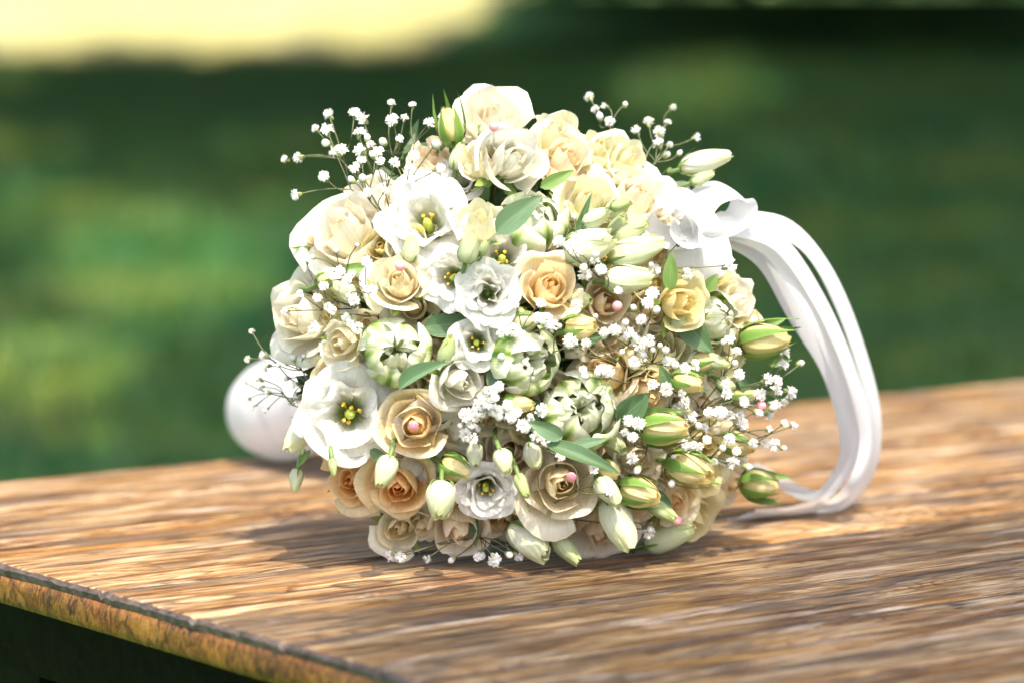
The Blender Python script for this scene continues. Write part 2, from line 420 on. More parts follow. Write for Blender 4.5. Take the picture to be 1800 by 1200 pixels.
# trees beside the view whose crowns shade the lawn; gaps in the crowns let sun patches through
PATCHES = [  # pixel ellipse, share of leaves missing there
    (10, 60, 90, 130, 0.8), (280, 470, 200, 130, 1.0), (80, 372, 150, 70, 0.85),
    (60, 645, 180, 84, 1.0), (430, 410, 150, 66, 0.8), (1225, 165, 150, 80, 0.9), (1390, -10, 360, 30, 0.5), (1000, 40, 160, 30, 0.35), (1650, 60, 160, 34, 0.3),
    (1570, 600, 80, 60, 0.25), (180, 560, 150, 60, 0.4), (1420, 330, 120, 60, 0.25)]
NEAR_TREE = (2.6, -3.4)
TREES = [(6.5, 9.0), (8.5, 20.0), (12.0, 36.0), (17.0, 60.0), (-6.0, 15.0), (-9.5, 33.0)]
def build_trees():
    n1, n2 = 60000, 150000
    y = np.concatenate([np.exp(rng.uniform(math.log(3.4), math.log(40), n1)), np.exp(rng.uniform(math.log(20), math.log(300), n2))])
    n = n1 + n2
    x = rng.uniform(-1, 1, n) * (0.185 * (y + 1.7) + 2.2)
    s = np.array(TO_SUN)
    sz = rng.uniform(0.10, 0.20, n) * np.where(y < 32, 0.75 + y / 32, 1.75 + (y - 32) / 15)
    d = np.stack([x, y, np.full(n, GZ)], 1) - CAM
    k = d @ FWD; px = 900 + F * (d @ RIGHT) / k; py = 600 - F * (d @ UP) / k
    gx = sz * 0.75 * F / (y + 1.7); gy = sz * 0.75 * F * 1.06 / (y + 1.7) ** 2
    miss = np.full(n, 0.0)
    gr = np.random.default_rng(21); small = []
    for k in range(70):                                            # many small gaps, more of them to the left
        cx = gr.uniform(-40, 1840); cy = gr.uniform(110, 820); m = gr.uniform(0.3, 0.8) * (1.0 if cx < 560 else 0.55)
        small.append((cx, cy, gr.uniform(40, 100), gr.uniform(14, 40), m))
    for (cx, cy, rx, ry, m) in PATCHES + small:
        e = ((px - cx) / (rx * 0.8 + gx)) ** 2 + ((py - cy) / (ry * 0.8 + gy)) ** 2
        miss = np.maximum(miss, np.where(e < 1, m, np.where(e < 1.4, m * 0.4, 0)))
    wob = 14 * np.sin(px / 47.0) + 10 * np.sin(px / 19.0 + 1)
    lim = 84 + wob - 0.00018 * np.maximum(px - 420, 0) ** 2
    miss = np.maximum(miss, np.where((px < 840 + gx * 0.5) & (py < lim), 0.985, 0)); miss = np.maximum(miss, np.where((px < 930) & (py < lim + 18), 0.5, 0))
    keep = rng.random(n) > miss
    x, y, sz = x[keep], y[keep], sz[keep]; n = len(x)
    h = np.where(y < 40, rng.uniform(6.0, 8.5, n), rng.uniform(2.6, 4.2, n))
    P = np.stack([x, y, np.full(n, GZ)], 1) + s[None] * (h / s[2])[:, None]
    A = rng.normal(0, 1, (n, 3)); A /= np.linalg.norm(A, axis=1)[:, None]
    B = np.cross(A, rng.normal(0, 1, (n, 3))); B /= np.linalg.norm(B, axis=1)[:, None]
    A *= sz[:, None]; B *= 0.6 * sz[:, None]
    Q = np.stack([P - A, P + B, P + A, P - B], 1)
    nb = 20000                                                     # unseen leaves added beside the view, blocking sky to deepen the lawn's shade
    yb = rng.uniform(7, 70, nb); xb = (0.185 * (yb + 1.7) + 2.4 + rng.uniform(0, 8, nb)) * np.where(rng.random(nb) < 0.5, -1, 1)
    Pb = np.stack([xb, yb, GZ + np.where(yb < 40, rng.uniform(5, 9, nb), rng.uniform(1.5, 4.2, nb))], 1)
    Ab = rng.normal(0, 1, (nb, 3)); Ab /= np.linalg.norm(Ab, axis=1)[:, None]
    Bb = np.cross(Ab, rng.normal(0, 1, (nb, 3))); Bb /= np.linalg.norm(Bb, axis=1)[:, None]
    sb = rng.uniform(0.22, 0.42, nb)[:, None]; Ab *= sb; Bb *= 0.6 * sb
    ok = np.abs(xb) > 4.5
    Q = np.concatenate([Q, np.stack([Pb - Ab, Pb + Bb, Pb + Ab, Pb - Bb], 1)[ok]]); P = np.concatenate([P, Pb[ok]])
    tc = np.array(TREES)
    cell = np.argmin(((tc[None] - P[:, None, :2]) ** 2).sum(2), 1)
    cells = []
    for c in range(len(TREES)):
        m_ = MB(); v = Q[cell == c].reshape(-1, 3); m_.V = v
        m_.F = np.arange(len(v)).reshape(-1, 4).tolist(); cells.append(m_)
    names = ['nearest leafy tree right of the view shading the lawn', 'second leafy tree right of the view shading the lawn',
             'third leafy tree right of the view shading the far lawn', 'farthest leafy tree right of the view shading the far lawn',
             'nearer leafy tree left of the view shading the lawn', 'farther leafy tree left of the view shading the far lawn']
    for (tx, ty), mb, lab in zip(TREES, cells, names):
        t = empty('shade_tree', (tx, ty, GZ))
        tag(t, lab, 'tree', 'trees whose shade falls on the lawn')
        off = np.array([tx, ty, GZ])
        if len(mb.V):
            V = np.array(mb.V) - off
            mobj('crown', V, mb.F, CROWN, t, smooth=False)
            ht = float(np.median(V[:, 2])); tr = MB()
            tr.add(*tube([(0, 0, -0.1), (0.05, 0.02, 0.5 * ht), (0.0, 0.1, 0.8 * ht), (0.1, 0.0, ht)], [0.30, 0.22, 0.15, 0.05], 10))
            for k in range(9):
                q = V[rng.integers(len(V))]
                b0 = np.array([0.02, 0.06, rng.uniform(0.5, 0.85) * ht])
                mid = (b0 + q) / 2 + np.array([0, 0, 0.4])
                tr.add(*tube([b0, mid, q], [0.08, 0.045, 0.012], 6))
            mobj('trunk', tr.V, tr.F, BARK, t)
build_trees()

SHADE = [(700, 1040), (540, 1260), (1000, 1500), (2300, 1500), (2300, 905), (1800, 930), (1560, 965), (1300, 1015)]
def inside(px, py, poly):
    c = False; j = len(poly) - 1
    for i in range(len(poly)):
        (xi, yi), (xj, yj) = poly[i], poly[j]
        if (yi > py) != (yj > py) and px < (xj - xi) * (py - yi) / (yj - yi) + xi: c = not c
        j = i
    return c
def near_tree():
    s = np.array(TO_SUN); mb = MB(); off = np.array([NEAR_TREE[0], NEAR_TREE[1], GZ]); n = 0
    while n < 2600:
        x, y = rng.uniform(-0.4, 1.1), rng.uniform(-0.7, 0.25)
        if y < -1.5: continue
        px, py = to_px((x, y, 0.0))
        if not inside(px, py, SHADE): continue
        n += 1
        if rng.random() < 0.12: continue
        p = np.array([x, y, 0.0]) + s * (rng.uniform(2.6, 4.6) / s[2])
        sz = rng.uniform(0.022, 0.042)
        a = rng.normal(0, 1, 3); a /= np.linalg.norm(a); b = np.cross(a, rng.normal(0, 1, 3)); b /= np.linalg.norm(b)
        mb.add([p - a * sz, p + b * sz * 0.55, p + a * sz, p - b * sz * 0.55], [(0, 1, 2, 3)])
    for k in range(1200):                                          # the rest of its crown, to the right and behind
        p = np.array([NEAR_TREE[0] + 0.7, NEAR_TREE[1], 3.4]) + rng.normal(0, 1, 3) * np.array([0.8, 0.9, 0.7])
        q = p - s * (p[2] / s[2]); px, py = to_px((q[0], q[1], 0)) if q[1] > -1.4 else (0, 9999)
        if q[1] > -0.9 and q[0] < 1.2: continue
        sz = rng.uniform(0.05, 0.10)
        a = rng.normal(0, 1, 3); a /= np.linalg.norm(a); b = np.cross(a, rng.normal(0, 1, 3)); b /= np.linalg.norm(b)
        mb.add([p - a * sz, p + b * sz * 0.55, p + a * sz, p - b * sz * 0.55], [(0, 1, 2, 3)])
    t = empty('shade_tree', tuple(off)); tag(t, 'leafy tree behind the photographer shading the front of the table', 'tree', 'trees whose shade falls on the lawn')
    V = np.array(mb.V) - off
    mobj('crown', V, mb.F, CROWN, t, smooth=False)
    tr = MB(); tr.add(*tube([(0, 0, -0.1), (0.04, 0.02, 1.5), (-0.1, 0.1, 2.8), (-0.3, 0.3, 4.2)], [0.14, 0.11, 0.08, 0.03], 10))
    for k in range(8):
        q = V[rng.integers(len(V))]; b0 = np.array([-0.05, 0.06, rng.uniform(2.0, 3.2)])
        tr.add(*tube([b0, (b0 + q) / 2 + np.array([0, 0, 0.25]), q], [0.04, 0.022, 0.006], 6))
    mobj('trunk', tr.V, tr.F, BARK, t)
near_tree()

# ------------------------------------------------------------------ the table
fa, fb = on_plane(0, 845), on_plane(1800, 668)
la, lb = on_plane(0, 990), on_plane(750, 1200)
EX = (fb - fa)[:2]; EX /= np.linalg.norm(EX)                       # along the planks
EY = np.array([EX[1], -EX[0]])                                     # across, towards the camera
def inter(p, d, q, e):
    t = np.linalg.solve(np.array([d, -e]).T, q - p); return p + d * t[0]
LD = (lb - la)[:2]; LD /= np.linalg.norm(LD)
CORNER = inter(fa[:2], EX, la[:2], LD)
skew = (LD @ EX) / (LD @ EY)                                       # how the left end drifts along the planks per metre across
table = empty('wooden_table', (CORNER[0], CORNER[1], 0))
table.rotation_euler = (0, 0, math.atan2(EX[1], EX[0]))            # local x along planks, local -y towards the camera
tag(table, 'weathered light brown wooden table with chipped dark edge carrying the bouquet', 'table')
TW = 0.98; TL = 1.55
def plank(y0, y1, seed):
    r = np.random.default_rng(seed)
    xs = np.concatenate([[0.0, 0.0022, 0.004], np.linspace(0.02, TL, 110)])
    inner = np.linspace(y0 + 0.0046, y1 - 0.0046, max(6, int((y1 - y0) / 0.0032)))
    ys = np.concatenate([[y0 + 0.0003, y0 + 0.0026], inner, [y1 - 0.0026, y1 - 0.0003]])
    ny, nx = len(ys), len(xs)
    chip = np.cumsum(r.normal(0, 0.00022, ny)); chip -= chip.mean(); chip += r.normal(0, 0.00012, ny)
    w0 = np.abs(np.cumsum(r.normal(0, 0.22, nx))) % 1.6; w1 = np.abs(np.cumsum(r.normal(0, 0.22, nx)) + 0.5) % 1.6   # how worn each long edge is along its length
    V = []; Fc = []; Fm = []
    for j, yy in enumerate(ys):
        for i, xx in enumerate(xs):
            z = 0.0; y = yy
            if j in (0, 1): z -= (0.0019, 0.0009)[j] * (0.35 + w0[i])
            if j in (ny - 1, ny - 2): z -= (0.0019, 0.0009)[ny - 1 - j] * (0.35 + w1[i])
            if j == 2: z -= 0.0004 * max(0, w0[i] - 0.9)
            x = xx + skew * yy + (chip[j] if i < 2 else chip[j] * 0.5 if i == 2 else 0)
            if i == 0: z += -0.0024 + r.normal(0, 0.0003)
            elif i == 1: z += -0.0005 + r.normal(0, 0.00018)
            elif 1 < j < ny - 2: z += r.normal(0, 0.00006)
            V.append((x, -y, z))
    n0 = len(V)
    for j, yy in enumerate(ys):
        V.append((skew * yy + chip[j] + 0.0006, -yy, -0.0058)); V.append((TL + skew * yy, -yy, -0.0058))
    for j in range(ny - 1):
        for i in range(nx - 1):
            Fc.append((j * nx + i, (j + 1) * nx + i, (j + 1) * nx + i + 1, j * nx + i + 1)); Fm.append(1 if (i == 0 or j in (0, ny - 2)) else 0)
        Fc.append((j * nx, n0 + 2 * j, n0 + 2 * j + 2, (j + 1) * nx)); Fm.append(1)
        Fc.append((n0 + 2 * j, n0 + 2 * j + 1, n0 + 2 * j + 3, n0 + 2 * j + 2)); Fm.append(1)
    for j in (0, ny - 1):
        Fc.append(tuple([j * nx + i for i in range(nx)] + [n0 + 2 * j + 1, n0 + 2 * j])); Fm.append(1)
    return mobj('plank', V, Fc, WOOD, table, mats=[WOOD, CHAR], fmat=Fm, smooth=False)
def across(px, py):
    return float((on_plane(px, py)[:2] - CORNER) @ EY)
seams = [0.0]
for px, py in ((0, 897), (0, 952), (205, 1036), (420, 1075), (600, 1115)):
    seams.append(across(px, py))
seams = [s for i, s in enumerate(seams) if i == 0 or s > 0]
while seams[-1] < TW - 0.11: seams.append(seams[-1] + 0.105)
seams.append(TW)
for k in range(len(seams) - 1): plank(seams[k], seams[k + 1], 40 + k)

def slab(name, x0, x1, y0, y1, z0, z1, mat, seg=60, rough=0.0, seed=1):
    """board along the left end of the table, face at x0 following the skewed end, roughened a little"""
    r = np.random.default_rng(seed)
    ys = np.linspace(y0, y1, seg + 1); zs = np.linspace(z1, z0, 6)
    V = []; Fc = []
    w = np.cumsum(r.normal(0, rough, (seg + 1, 6)), 0) * 0.35 + r.normal(0, rough, (seg + 1, 6))
    for j, yy in enumerate(ys):
        for i, z in enumerate(zs):
            V.append((x0 + skew * yy + w[j, i] + (0.0012 if i in (0, 5) else 0), -yy, z))
        V.append((x1 + skew * yy, -yy, z0)); V.append((x1 + skew * yy, -yy, z1))
    n = 8
    for j in range(seg):
        for i in range(n):
            i2 = (i + 1) % n
            Fc.append((j * n + i, j * n + i2, (j + 1) * n + i2, (j + 1) * n + i))
    Fc.append(tuple(range(n))); Fc.append(tuple(seg * n + i for i in range(n))[::-1])
    return mobj(name, V, Fc, mat, table, smooth=(name == 'edge_board'))
slab('edge_board', -0.0006, 0.055, 0.0, TW, -0.0215, -0.0060, EDGE, 260, 0.00009, 3)
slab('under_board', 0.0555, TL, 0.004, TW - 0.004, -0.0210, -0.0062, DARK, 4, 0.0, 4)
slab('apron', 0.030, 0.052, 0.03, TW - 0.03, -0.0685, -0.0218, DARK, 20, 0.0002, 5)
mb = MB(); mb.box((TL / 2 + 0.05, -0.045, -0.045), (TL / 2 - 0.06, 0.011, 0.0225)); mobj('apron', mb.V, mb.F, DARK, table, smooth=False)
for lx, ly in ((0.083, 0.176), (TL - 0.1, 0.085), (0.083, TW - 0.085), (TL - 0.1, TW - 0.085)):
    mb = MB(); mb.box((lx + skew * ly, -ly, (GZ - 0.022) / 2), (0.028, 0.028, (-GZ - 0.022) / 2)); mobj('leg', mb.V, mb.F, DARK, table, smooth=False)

# ================================================================== THE BOUQUET
POLE = (830.0, 590.0); D0 = 1.662; SAG = 0.135
def rho_xy(px, py):
    k = D0 / F
    dx = (px - POLE[0]) * k; dy = (POLE[1] - py) * k
    return dx / (0.185 if dx > 0 else 0.135), dy / (0.152 if dy > 0 else 0.150)
def depth(px, py):
    a, b = rho_xy(px, py)
    q = min(a * a + b * b, 0.95)
    return D0 + SAG * (1 - math.sqrt(1 - q))
def cam_dir(tx, ty):
    q = tx * tx + ty * ty
    if q > 0.98:
        s = math.sqrt(0.98 / q); tx *= s; ty *= s; q = 0.98
    return tx * RIGHT + ty * UP - math.sqrt(1 - q) * FWD
GATHER = at(860, 620, D0 + 0.19)
bouquet = empty('bridal_bouquet', (0.0, 0.05, 0.0))
tag(bouquet, 'round bridal bouquet of cream roses, white lisianthus and green-white tulips lying on the table', 'bouquet')
BLOC = np.array([0.0, 0.05, 0.0])

def part_frame(name, P, n, roll, scale, label=None):
    n = Vector(n).normalized()
    q = n.to_track_quat('Z', 'Y') @ Matrix.Rotation(roll, 3, 'Z').to_quaternion()
    o = empty(name, Vector(np.asarray(P) - BLOC), bouquet, q, scale)
    if label: o['label'] = label
    o['_P'] = list(map(float, P))
    return o, q

def bez(p0, p1, p2, p3, t):
    return (1 - t) ** 3 * p0 + 3 * (1 - t) ** 2 * t * p1 + 3 * (1 - t) * t * t * p2 + t ** 3 * p3

def lerp(a, b, f):
    f = np.clip(f, 0, 1)
    return np.asarray(a)[None, :] * (1 - f)[:, None] + np.asarray(b)[None, :] * f[:, None]

def petal(parent, phi, half, ctrl, r, nu=9, nv=9, wb=0.5, rnd=0.25, pw=3.0, tip=0.0, twist=0.0, spiral=0.0, ruf=0.0,
          kw=5.0, curl=0.0, edge=0.0, ribs=0.0, colf=None, mat=None, name='petal', taper=0.0, rimw=0.02):
    u = np.linspace(-1, 1, nu); v = np.linspace(0, 1, nv) ** 0.9
    U, V = np.meshgrid(u, v); U = U.ravel(); V = V.ravel()
    top = 1 - rnd * np.abs(U) ** pw + tip * np.exp(-(U / 0.22) ** 2)
    W = V * top * (1 + rimw * np.sin(U * r.uniform(4, 9) + r.uniform(0, 6.28)) * (V > 0.3))
    (r0, z0), (r1, z1), (r2, z2), (r3, z3) = ctrl
    rho = bez(r0, r1, r2, r3, W); z = bez(z0, z1, z2, z3, W)
    wid = wb + (1 - wb) * np.sin(np.pi / 2 * np.minimum(1, V / 0.55))
    if taper: wid = wid * (1 - V) ** taper
    ang = phi + half * U * wid + twist * W
    rho = rho * (1 + spiral * U)
    p1, p2 = r.uniform(0, 6.28, 2)
    s = V ** 3
    rho = rho + ruf * s * np.sin(kw * U + p1) + edge * np.abs(U) ** 4 * V + ribs * np.cos(U * 15 + p2) * np.sin(np.pi * np.minimum(V * 1.1, 1))
    z = z + ruf * 0.8 * s * np.sin(kw * 1.3 * U + p2)
    c = np.clip((V - 0.72) / 0.28, 0, 1) ** 2
    rho = rho + curl * c * 0.6; z = z - curl * c
    rho = np.maximum(rho, 0.004)
    P = np.stack([rho * np.cos(ang), rho * np.sin(ang), z], 1)
    P += r.normal(0, 0.004, P.shape) * V[:, None]
    cols = colf(U, V) if colf else np.ones((len(U), 3)) * 0.8
    uv = np.stack([U * 0.5 + 0.5, V], 1)
    return mobj(name, P, grid_faces(nu, nv), mat or PETAL, parent, cols=cols, uvs=uv)

WHITE = (0.88, 0.87, 0.84); CREAM = (0.88, 0.80, 0.66); PEACH = (0.88, 0.68, 0.46); ORANGE = (0.86, 0.43, 0.13)
YELLOW = (0.84, 0.70, 0.24); LIME = (0.62, 0.66, 0.20); GREEN = (0.17, 0.29, 0.055); PALEG = (0.70, 0.76, 0.50)
PAL = {  # rim, body, heart, base
    'cream': ((0.93, 0.89, 0.76), (0.93, 0.85, 0.64), (0.94, 0.79, 0.46), (0.80, 0.78, 0.42)),
    'ivory': ((0.93, 0.91, 0.83), (0.93, 0.88, 0.75), (0.93, 0.82, 0.58), (0.84, 0.80, 0.54)),
    'peach': ((0.93, 0.86, 0.68), (0.93, 0.79, 0.50), (0.94, 0.64, 0.22), (0.84, 0.74, 0.38)),
    'blush': ((0.93, 0.87, 0.75), (0.93, 0.82, 0.63), (0.94, 0.72, 0.42), (0.84, 0.72, 0.48)),
    'orange': ((0.93, 0.83, 0.60), (0.93, 0.70, 0.34), (0.95, 0.47, 0.08), (0.82, 0.66, 0.28)),
    'lemon': ((0.89, 0.84, 0.56), (0.87, 0.78, 0.42), (0.86, 0.66, 0.20), (0.57, 0.60, 0.18)),
    'green': ((0.88, 0.87, 0.70), (0.85, 0.83, 0.57), (0.84, 0.75, 0.40), (0.52, 0.60, 0.18)),
    'white': ((0.84, 0.835, 0.80), (0.84, 0.825, 0.77), (0.86, 0.83, 0.64), (0.44, 0.54, 0.12)),
}
def local_inv(o):
    q = o.rotation_quaternion
    m = Matrix.Translation(Vector(BLOC) + o.location) @ q.to_matrix().to_4x4() @ Matrix.Scale(o.scale[0], 4)
    return m.inverted()
def add_stem(o, P0, n, rad=0.0016, toward=None):
    P0 = np.asarray(P0, dtype=float); n = np.asarray(n, dtype=float)
    G = (GATHER if toward is None else np.asarray(toward)) + rng.normal(0, 0.010, 3)
    d = np.linalg.norm(G - P0)
    pts = catmull([P0 + n * 0.003, P0 - n * 0.006 + FWD * 0.003, P0 - n * 0.009 + FWD * 0.022, P0 * 0.5 + G * 0.5 + FWD * 0.01, G], 12)
    V, Fc = tube(pts, rad, 6)
    M = local_inv(o)
    mobj('stem', [M @ Vector(v) for v in V], Fc, STEM, o)

GROW = 1.20; HEADS = []
COUNT = [100]
def nrng():
    COUNT[0] += 1
    return np.random.default_rng(COUNT[0])

def default_tilt(px, py, k=0.72):
    a, b = rho_xy(px, py); return a * k, b * k

def rose(px, py, rpx, pal, tilt=None, dz=0.0, opn=0.5, n=16, label=None, name='rose'):
    r = nrng()
    D = depth(px, py) - dz
    P = at(px, py, D); nn = cam_dir(*(tilt if tilt is not None else default_tilt(px, py)))
    rad = rpx * GROW * D / F
    HEADS.append((px, py, rpx * GROW))
    o, q = part_frame(name, P, nn, r.uniform(0, 6.28), rad, label)
    opn = min(1.0, max(0.0, opn + r.normal(0, 0.08)))
    rim, body, heart, base = PAL[pal]
    a0 = r.uniform(0, 6.28)
    for i in range(n):
        t = i / (n - 1)
        phi = a0 + i * 2.3999 + r.normal(0, 0.22)
        rb = (0.09 + 0.61 * t) * r.uniform(0.93, 1.07)
        q_ = max(0, (t - 0.55) / 0.45)
        zt = -0.04 + 0.12 * math.sin(math.pi * min(1, t * 1.2)) - (0.10 + 0.34 * opn) * q_ ** 1.5 + r.normal(0, 0.045)
        half = 1.75 * (1 - t) ** 2 + 0.98 + r.normal(0, 0.05)
        flare = -0.03 - 0.15 * (1 - 0.45 * opn) * math.sin(math.pi * min(1, t / 0.62)) if t < 0.58 else -0.03 + q_ * (0.20 + 0.30 * opn)
        ctrl = ((0.03, -1.02), (rb * 1.2, -1.0), (rb * (1.02 + 0.1 * t), -0.45), (rb + flare, zt))
        curl = max(0, t - 0.45) * (0.10 + 0.28 * opn) * r.uniform(0.5, 1.4)
        if t > 0.8: curl += r.uniform(0, 0.12)
        hf = (1 - t) ** 1.3
        edge_tint = r.uniform(0, 1)
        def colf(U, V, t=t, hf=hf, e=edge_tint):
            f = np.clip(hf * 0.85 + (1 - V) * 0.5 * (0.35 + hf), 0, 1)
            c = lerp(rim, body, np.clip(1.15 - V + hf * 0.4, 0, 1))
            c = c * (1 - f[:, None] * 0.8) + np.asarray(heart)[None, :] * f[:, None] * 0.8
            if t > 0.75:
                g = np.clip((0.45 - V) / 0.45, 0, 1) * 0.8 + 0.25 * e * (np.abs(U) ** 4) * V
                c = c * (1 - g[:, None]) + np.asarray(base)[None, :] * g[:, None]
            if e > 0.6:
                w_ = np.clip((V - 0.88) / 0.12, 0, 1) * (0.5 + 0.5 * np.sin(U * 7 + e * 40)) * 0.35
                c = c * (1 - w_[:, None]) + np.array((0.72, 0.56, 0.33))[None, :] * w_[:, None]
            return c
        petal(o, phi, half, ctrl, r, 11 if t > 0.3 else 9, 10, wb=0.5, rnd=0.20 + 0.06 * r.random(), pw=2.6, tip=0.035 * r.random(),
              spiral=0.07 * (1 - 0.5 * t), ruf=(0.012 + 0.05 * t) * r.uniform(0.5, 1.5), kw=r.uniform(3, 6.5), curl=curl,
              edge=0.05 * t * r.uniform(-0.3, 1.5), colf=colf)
    for k in range(5):                                             # sepals under the head
        ph = a0 + k * 1.2566
        petal(o, ph, 0.34, ((0.06, -1.05), (0.45, -1.1), (0.72, -0.9), (0.92 + r.uniform(0, 0.2), -0.62 + r.normal(0, 0.12))), r, 5, 6, wb=1.0,
              rnd=0.0, taper=0.8, colf=lambda U, V: lerp(GREEN, (0.30, 0.40, 0.10), V), mat=SEPAL, name='sepal', rimw=0)
    add_stem(o, P - nn * rad * 1.0, nn, 0.0018)
    return o

def lisianthus(px, py, rpx, tilt=None, dz=0.0, opn=0.6, rings=((5, 0.62, 0.55), (5, 1.0, 1.0)), center=True, label=None, pal='white', squash=1.0):
    r = nrng()
    D = depth(px, py) - dz
    P = at(px, py, D); nn = cam_dir(*(tilt if tilt is not None else default_tilt(px, py)))
    rad = rpx * 1.20 * D / F
    HEADS.append((px, py, rpx * 1.20))
    o, q = part_frame('lisianthus', P, nn, r.uniform(0, 6.28), rad, label)
    rim, body, heart, base = PAL[pal]
    a0 = r.uniform(0, 6.28); ri = 0
    for (cnt, ro, hh) in rings:
        for k in range(cnt):
            phi = a0 + ri * 0.63 + k * 2 * math.pi / cnt + r.normal(0, 0.1)
            th = 0.17 + 0.27 * ro
            zt = -0.02 - 0.22 * opn * ro ** 2 + r.normal(0, 0.05) + (0.06 if ro < 0.7 else 0)
            ctrl = ((0.05, -1.05), (th * 0.95, -1.0), (th * 1.15, -0.25), (ro * (0.72 + 0.28 * opn), zt))
            def colf(U, V):
                c = lerp(rim, body, 1 - V)
                g = np.clip((0.52 - V) / 0.36, 0, 1)
                return c * (1 - g[:, None]) + np.asarray(base)[None, :] * g[:, None]
            petal(o, phi, 1.0 + 0.12 * r.random(), ctrl, r, 15, 12, wb=0.6, ribs=0.010, rnd=0.20, pw=2.6, spiral=0.13, ruf=(0.045 + 0.055 * opn) * r.uniform(0.6, 1.4),
                  kw=r.uniform(3, 7), curl=(0.05 + 0.22 * opn) * ro * r.uniform(0.4, 1.3), colf=colf)
        ri += 1
    if center:
        V, Fc = tube([(0, 0, -0.95), (0.02, 0, -0.5), (0, 0.01, -0.38)], [0.13, 0.10, 0.05], 8)
        mobj('pistil', V, Fc, PISTIL, o)
        for k in range(5):
            a = a0 + k * 1.2566 + r.normal(0, 0.4); q1 = 0.12 + 0.10 * r.random(); zt = -0.46 + r.normal(0, 0.08)
            m = MB(); m.add(*tube([(0.05 * math.cos(a), 0.05 * math.sin(a), -0.9), (q1 * math.cos(a), q1 * math.sin(a), zt)], 0.014, 5))
            m.add(*tube([(q1 * math.cos(a), q1 * math.sin(a), zt - 0.05), ((q1 + 0.02) * math.cos(a), (q1 + 0.02) * math.sin(a), zt), (q1 * math.cos(a + 0.2), q1 * math.sin(a + 0.2), zt + 0.07)], [0.02, 0.045, 0.02], 6))
            mobj('stamen', m.V, m.F, STAMEN, o)
    add_stem(o, P - nn * rad, nn, 0.0016)
    return o

def tulip(px, py, rpx, tilt, dz=0.0, label=None, opn=0.35):
    r = nrng()
    D = depth(px, py) - dz
    P = at(px, py, D); nn = cam_dir(*tilt)
    rad = rpx * D / F
    HEADS.append((px, py, rpx * 1.1))
    o, q = part_frame('parrot_tulip', P, nn, r.uniform(0, 6.28), rad, label)
    a0 = r.uniform(0, 6.28)
    W_ = (0.84, 0.83, 0.70); G1 = (0.36, 0.50, 0.06); G2 = (0.06, 0.17, 0.035)
    def colmaker(str_):
        ph = r.uniform(0, 6.28); lv = r.uniform(0.6, 1.35)
        def colf(U, V):
            st = 0.5 + 0.5 * np.sin(U * 11 + ph + 1.5 * np.sin(V * 3 + ph))
            g = np.exp(-((np.abs(U) - 0.15) / 0.50) ** 2) * np.clip(1.22 - V * 1.15, 0, 1) ** 0.6 * str_ * lv
            c = lerp(W_, G1, np.clip(g * (0.70 + 0.7 * st), 0, 1))
            g2 = np.clip(np.clip(g * st - 0.30, 0, 1) * 1.9, 0, 0.95)
            c = c * (1 - g2[:, None]) + np.asarray(G2)[None, :] * g2[:, None]
            ed = np.clip((0.22 - V) / 0.22, 0, 1) * 0.7
            return c * (1 - ed[:, None]) + np.asarray(G1)[None, :] * ed[:, None]
        return colf
    for ring, (cnt, rb, top_r, top_z, half, s_) in enumerate(((3, 0.60, 0.16, 0.02, 0.95, 0.7), (3, 0.80, 0.26, 0.06, 0.90, 1.0), (3, 0.95, 0.40 + 0.4 * opn, 0.0, 0.88, 1.25))):
        for k in range(cnt):
            phi = a0 + ring * 0.95 + k * 2 * math.pi / cnt + r.normal(0, 0.12)
            tr = top_r * r.uniform(0.6, 1.55); tz = top_z + r.normal(0, 0.13) - (0.30 * r.random() if ring == 2 else 0)
            ctrl = ((0.08, -1.3), (rb * 1.25, -1.35), (rb * 1.32, 0.0 + r.normal(0, 0.05)), (tr, tz))
            petal(o, phi, half * r.uniform(0.8, 1.12), ctrl, r, 19, 15, wb=0.55, rnd=0.30, pw=2.3, ruf=0.05, kw=r.uniform(4, 9), edge=-0.03,
                  ribs=0.008, curl=r.uniform(-0.06, 0.16), spiral=0.04, colf=colmaker(s_), mat=TULIP)
    for k in range(3):                                             # curled inner petal tips
        phi = a0 + k * 2.1 + 0.4
        ctrl = ((0.05, -0.6), (0.22, -0.4), (0.26, 0.0), (0.12 + 0.22 * r.random(), 0.16 + r.normal(0, 0.05)))
        petal(o, phi, 1.0, ctrl, r, 11, 9, rnd=0.3, ruf=0.06, kw=7, curl=0.16, colf=colmaker(0.5), mat=TULIP)
    add_stem(o, P - nn * rad * 1.2, nn, 0.0028)
    return o

def bud_frame(name, bx, by, tx, ty, toward, dz, label=None):
    D = depth((bx + tx) / 2, (by + ty) / 2) - dz
    k = D / F
    v = np.array([(tx - bx) * k, -(ty - by) * k]); L2 = np.linalg.norm(v)
    d = v[0] * RIGHT + v[1] * UP - toward * L2 * FWD
    Ln = np.linalg.norm(d); d /= Ln
    P = at(bx, by, D + toward * L2 * 0.5)
    o, q = part_frame(name, P, d, rng.uniform(0, 6.28), Ln, label)
    return o, P, d, Ln

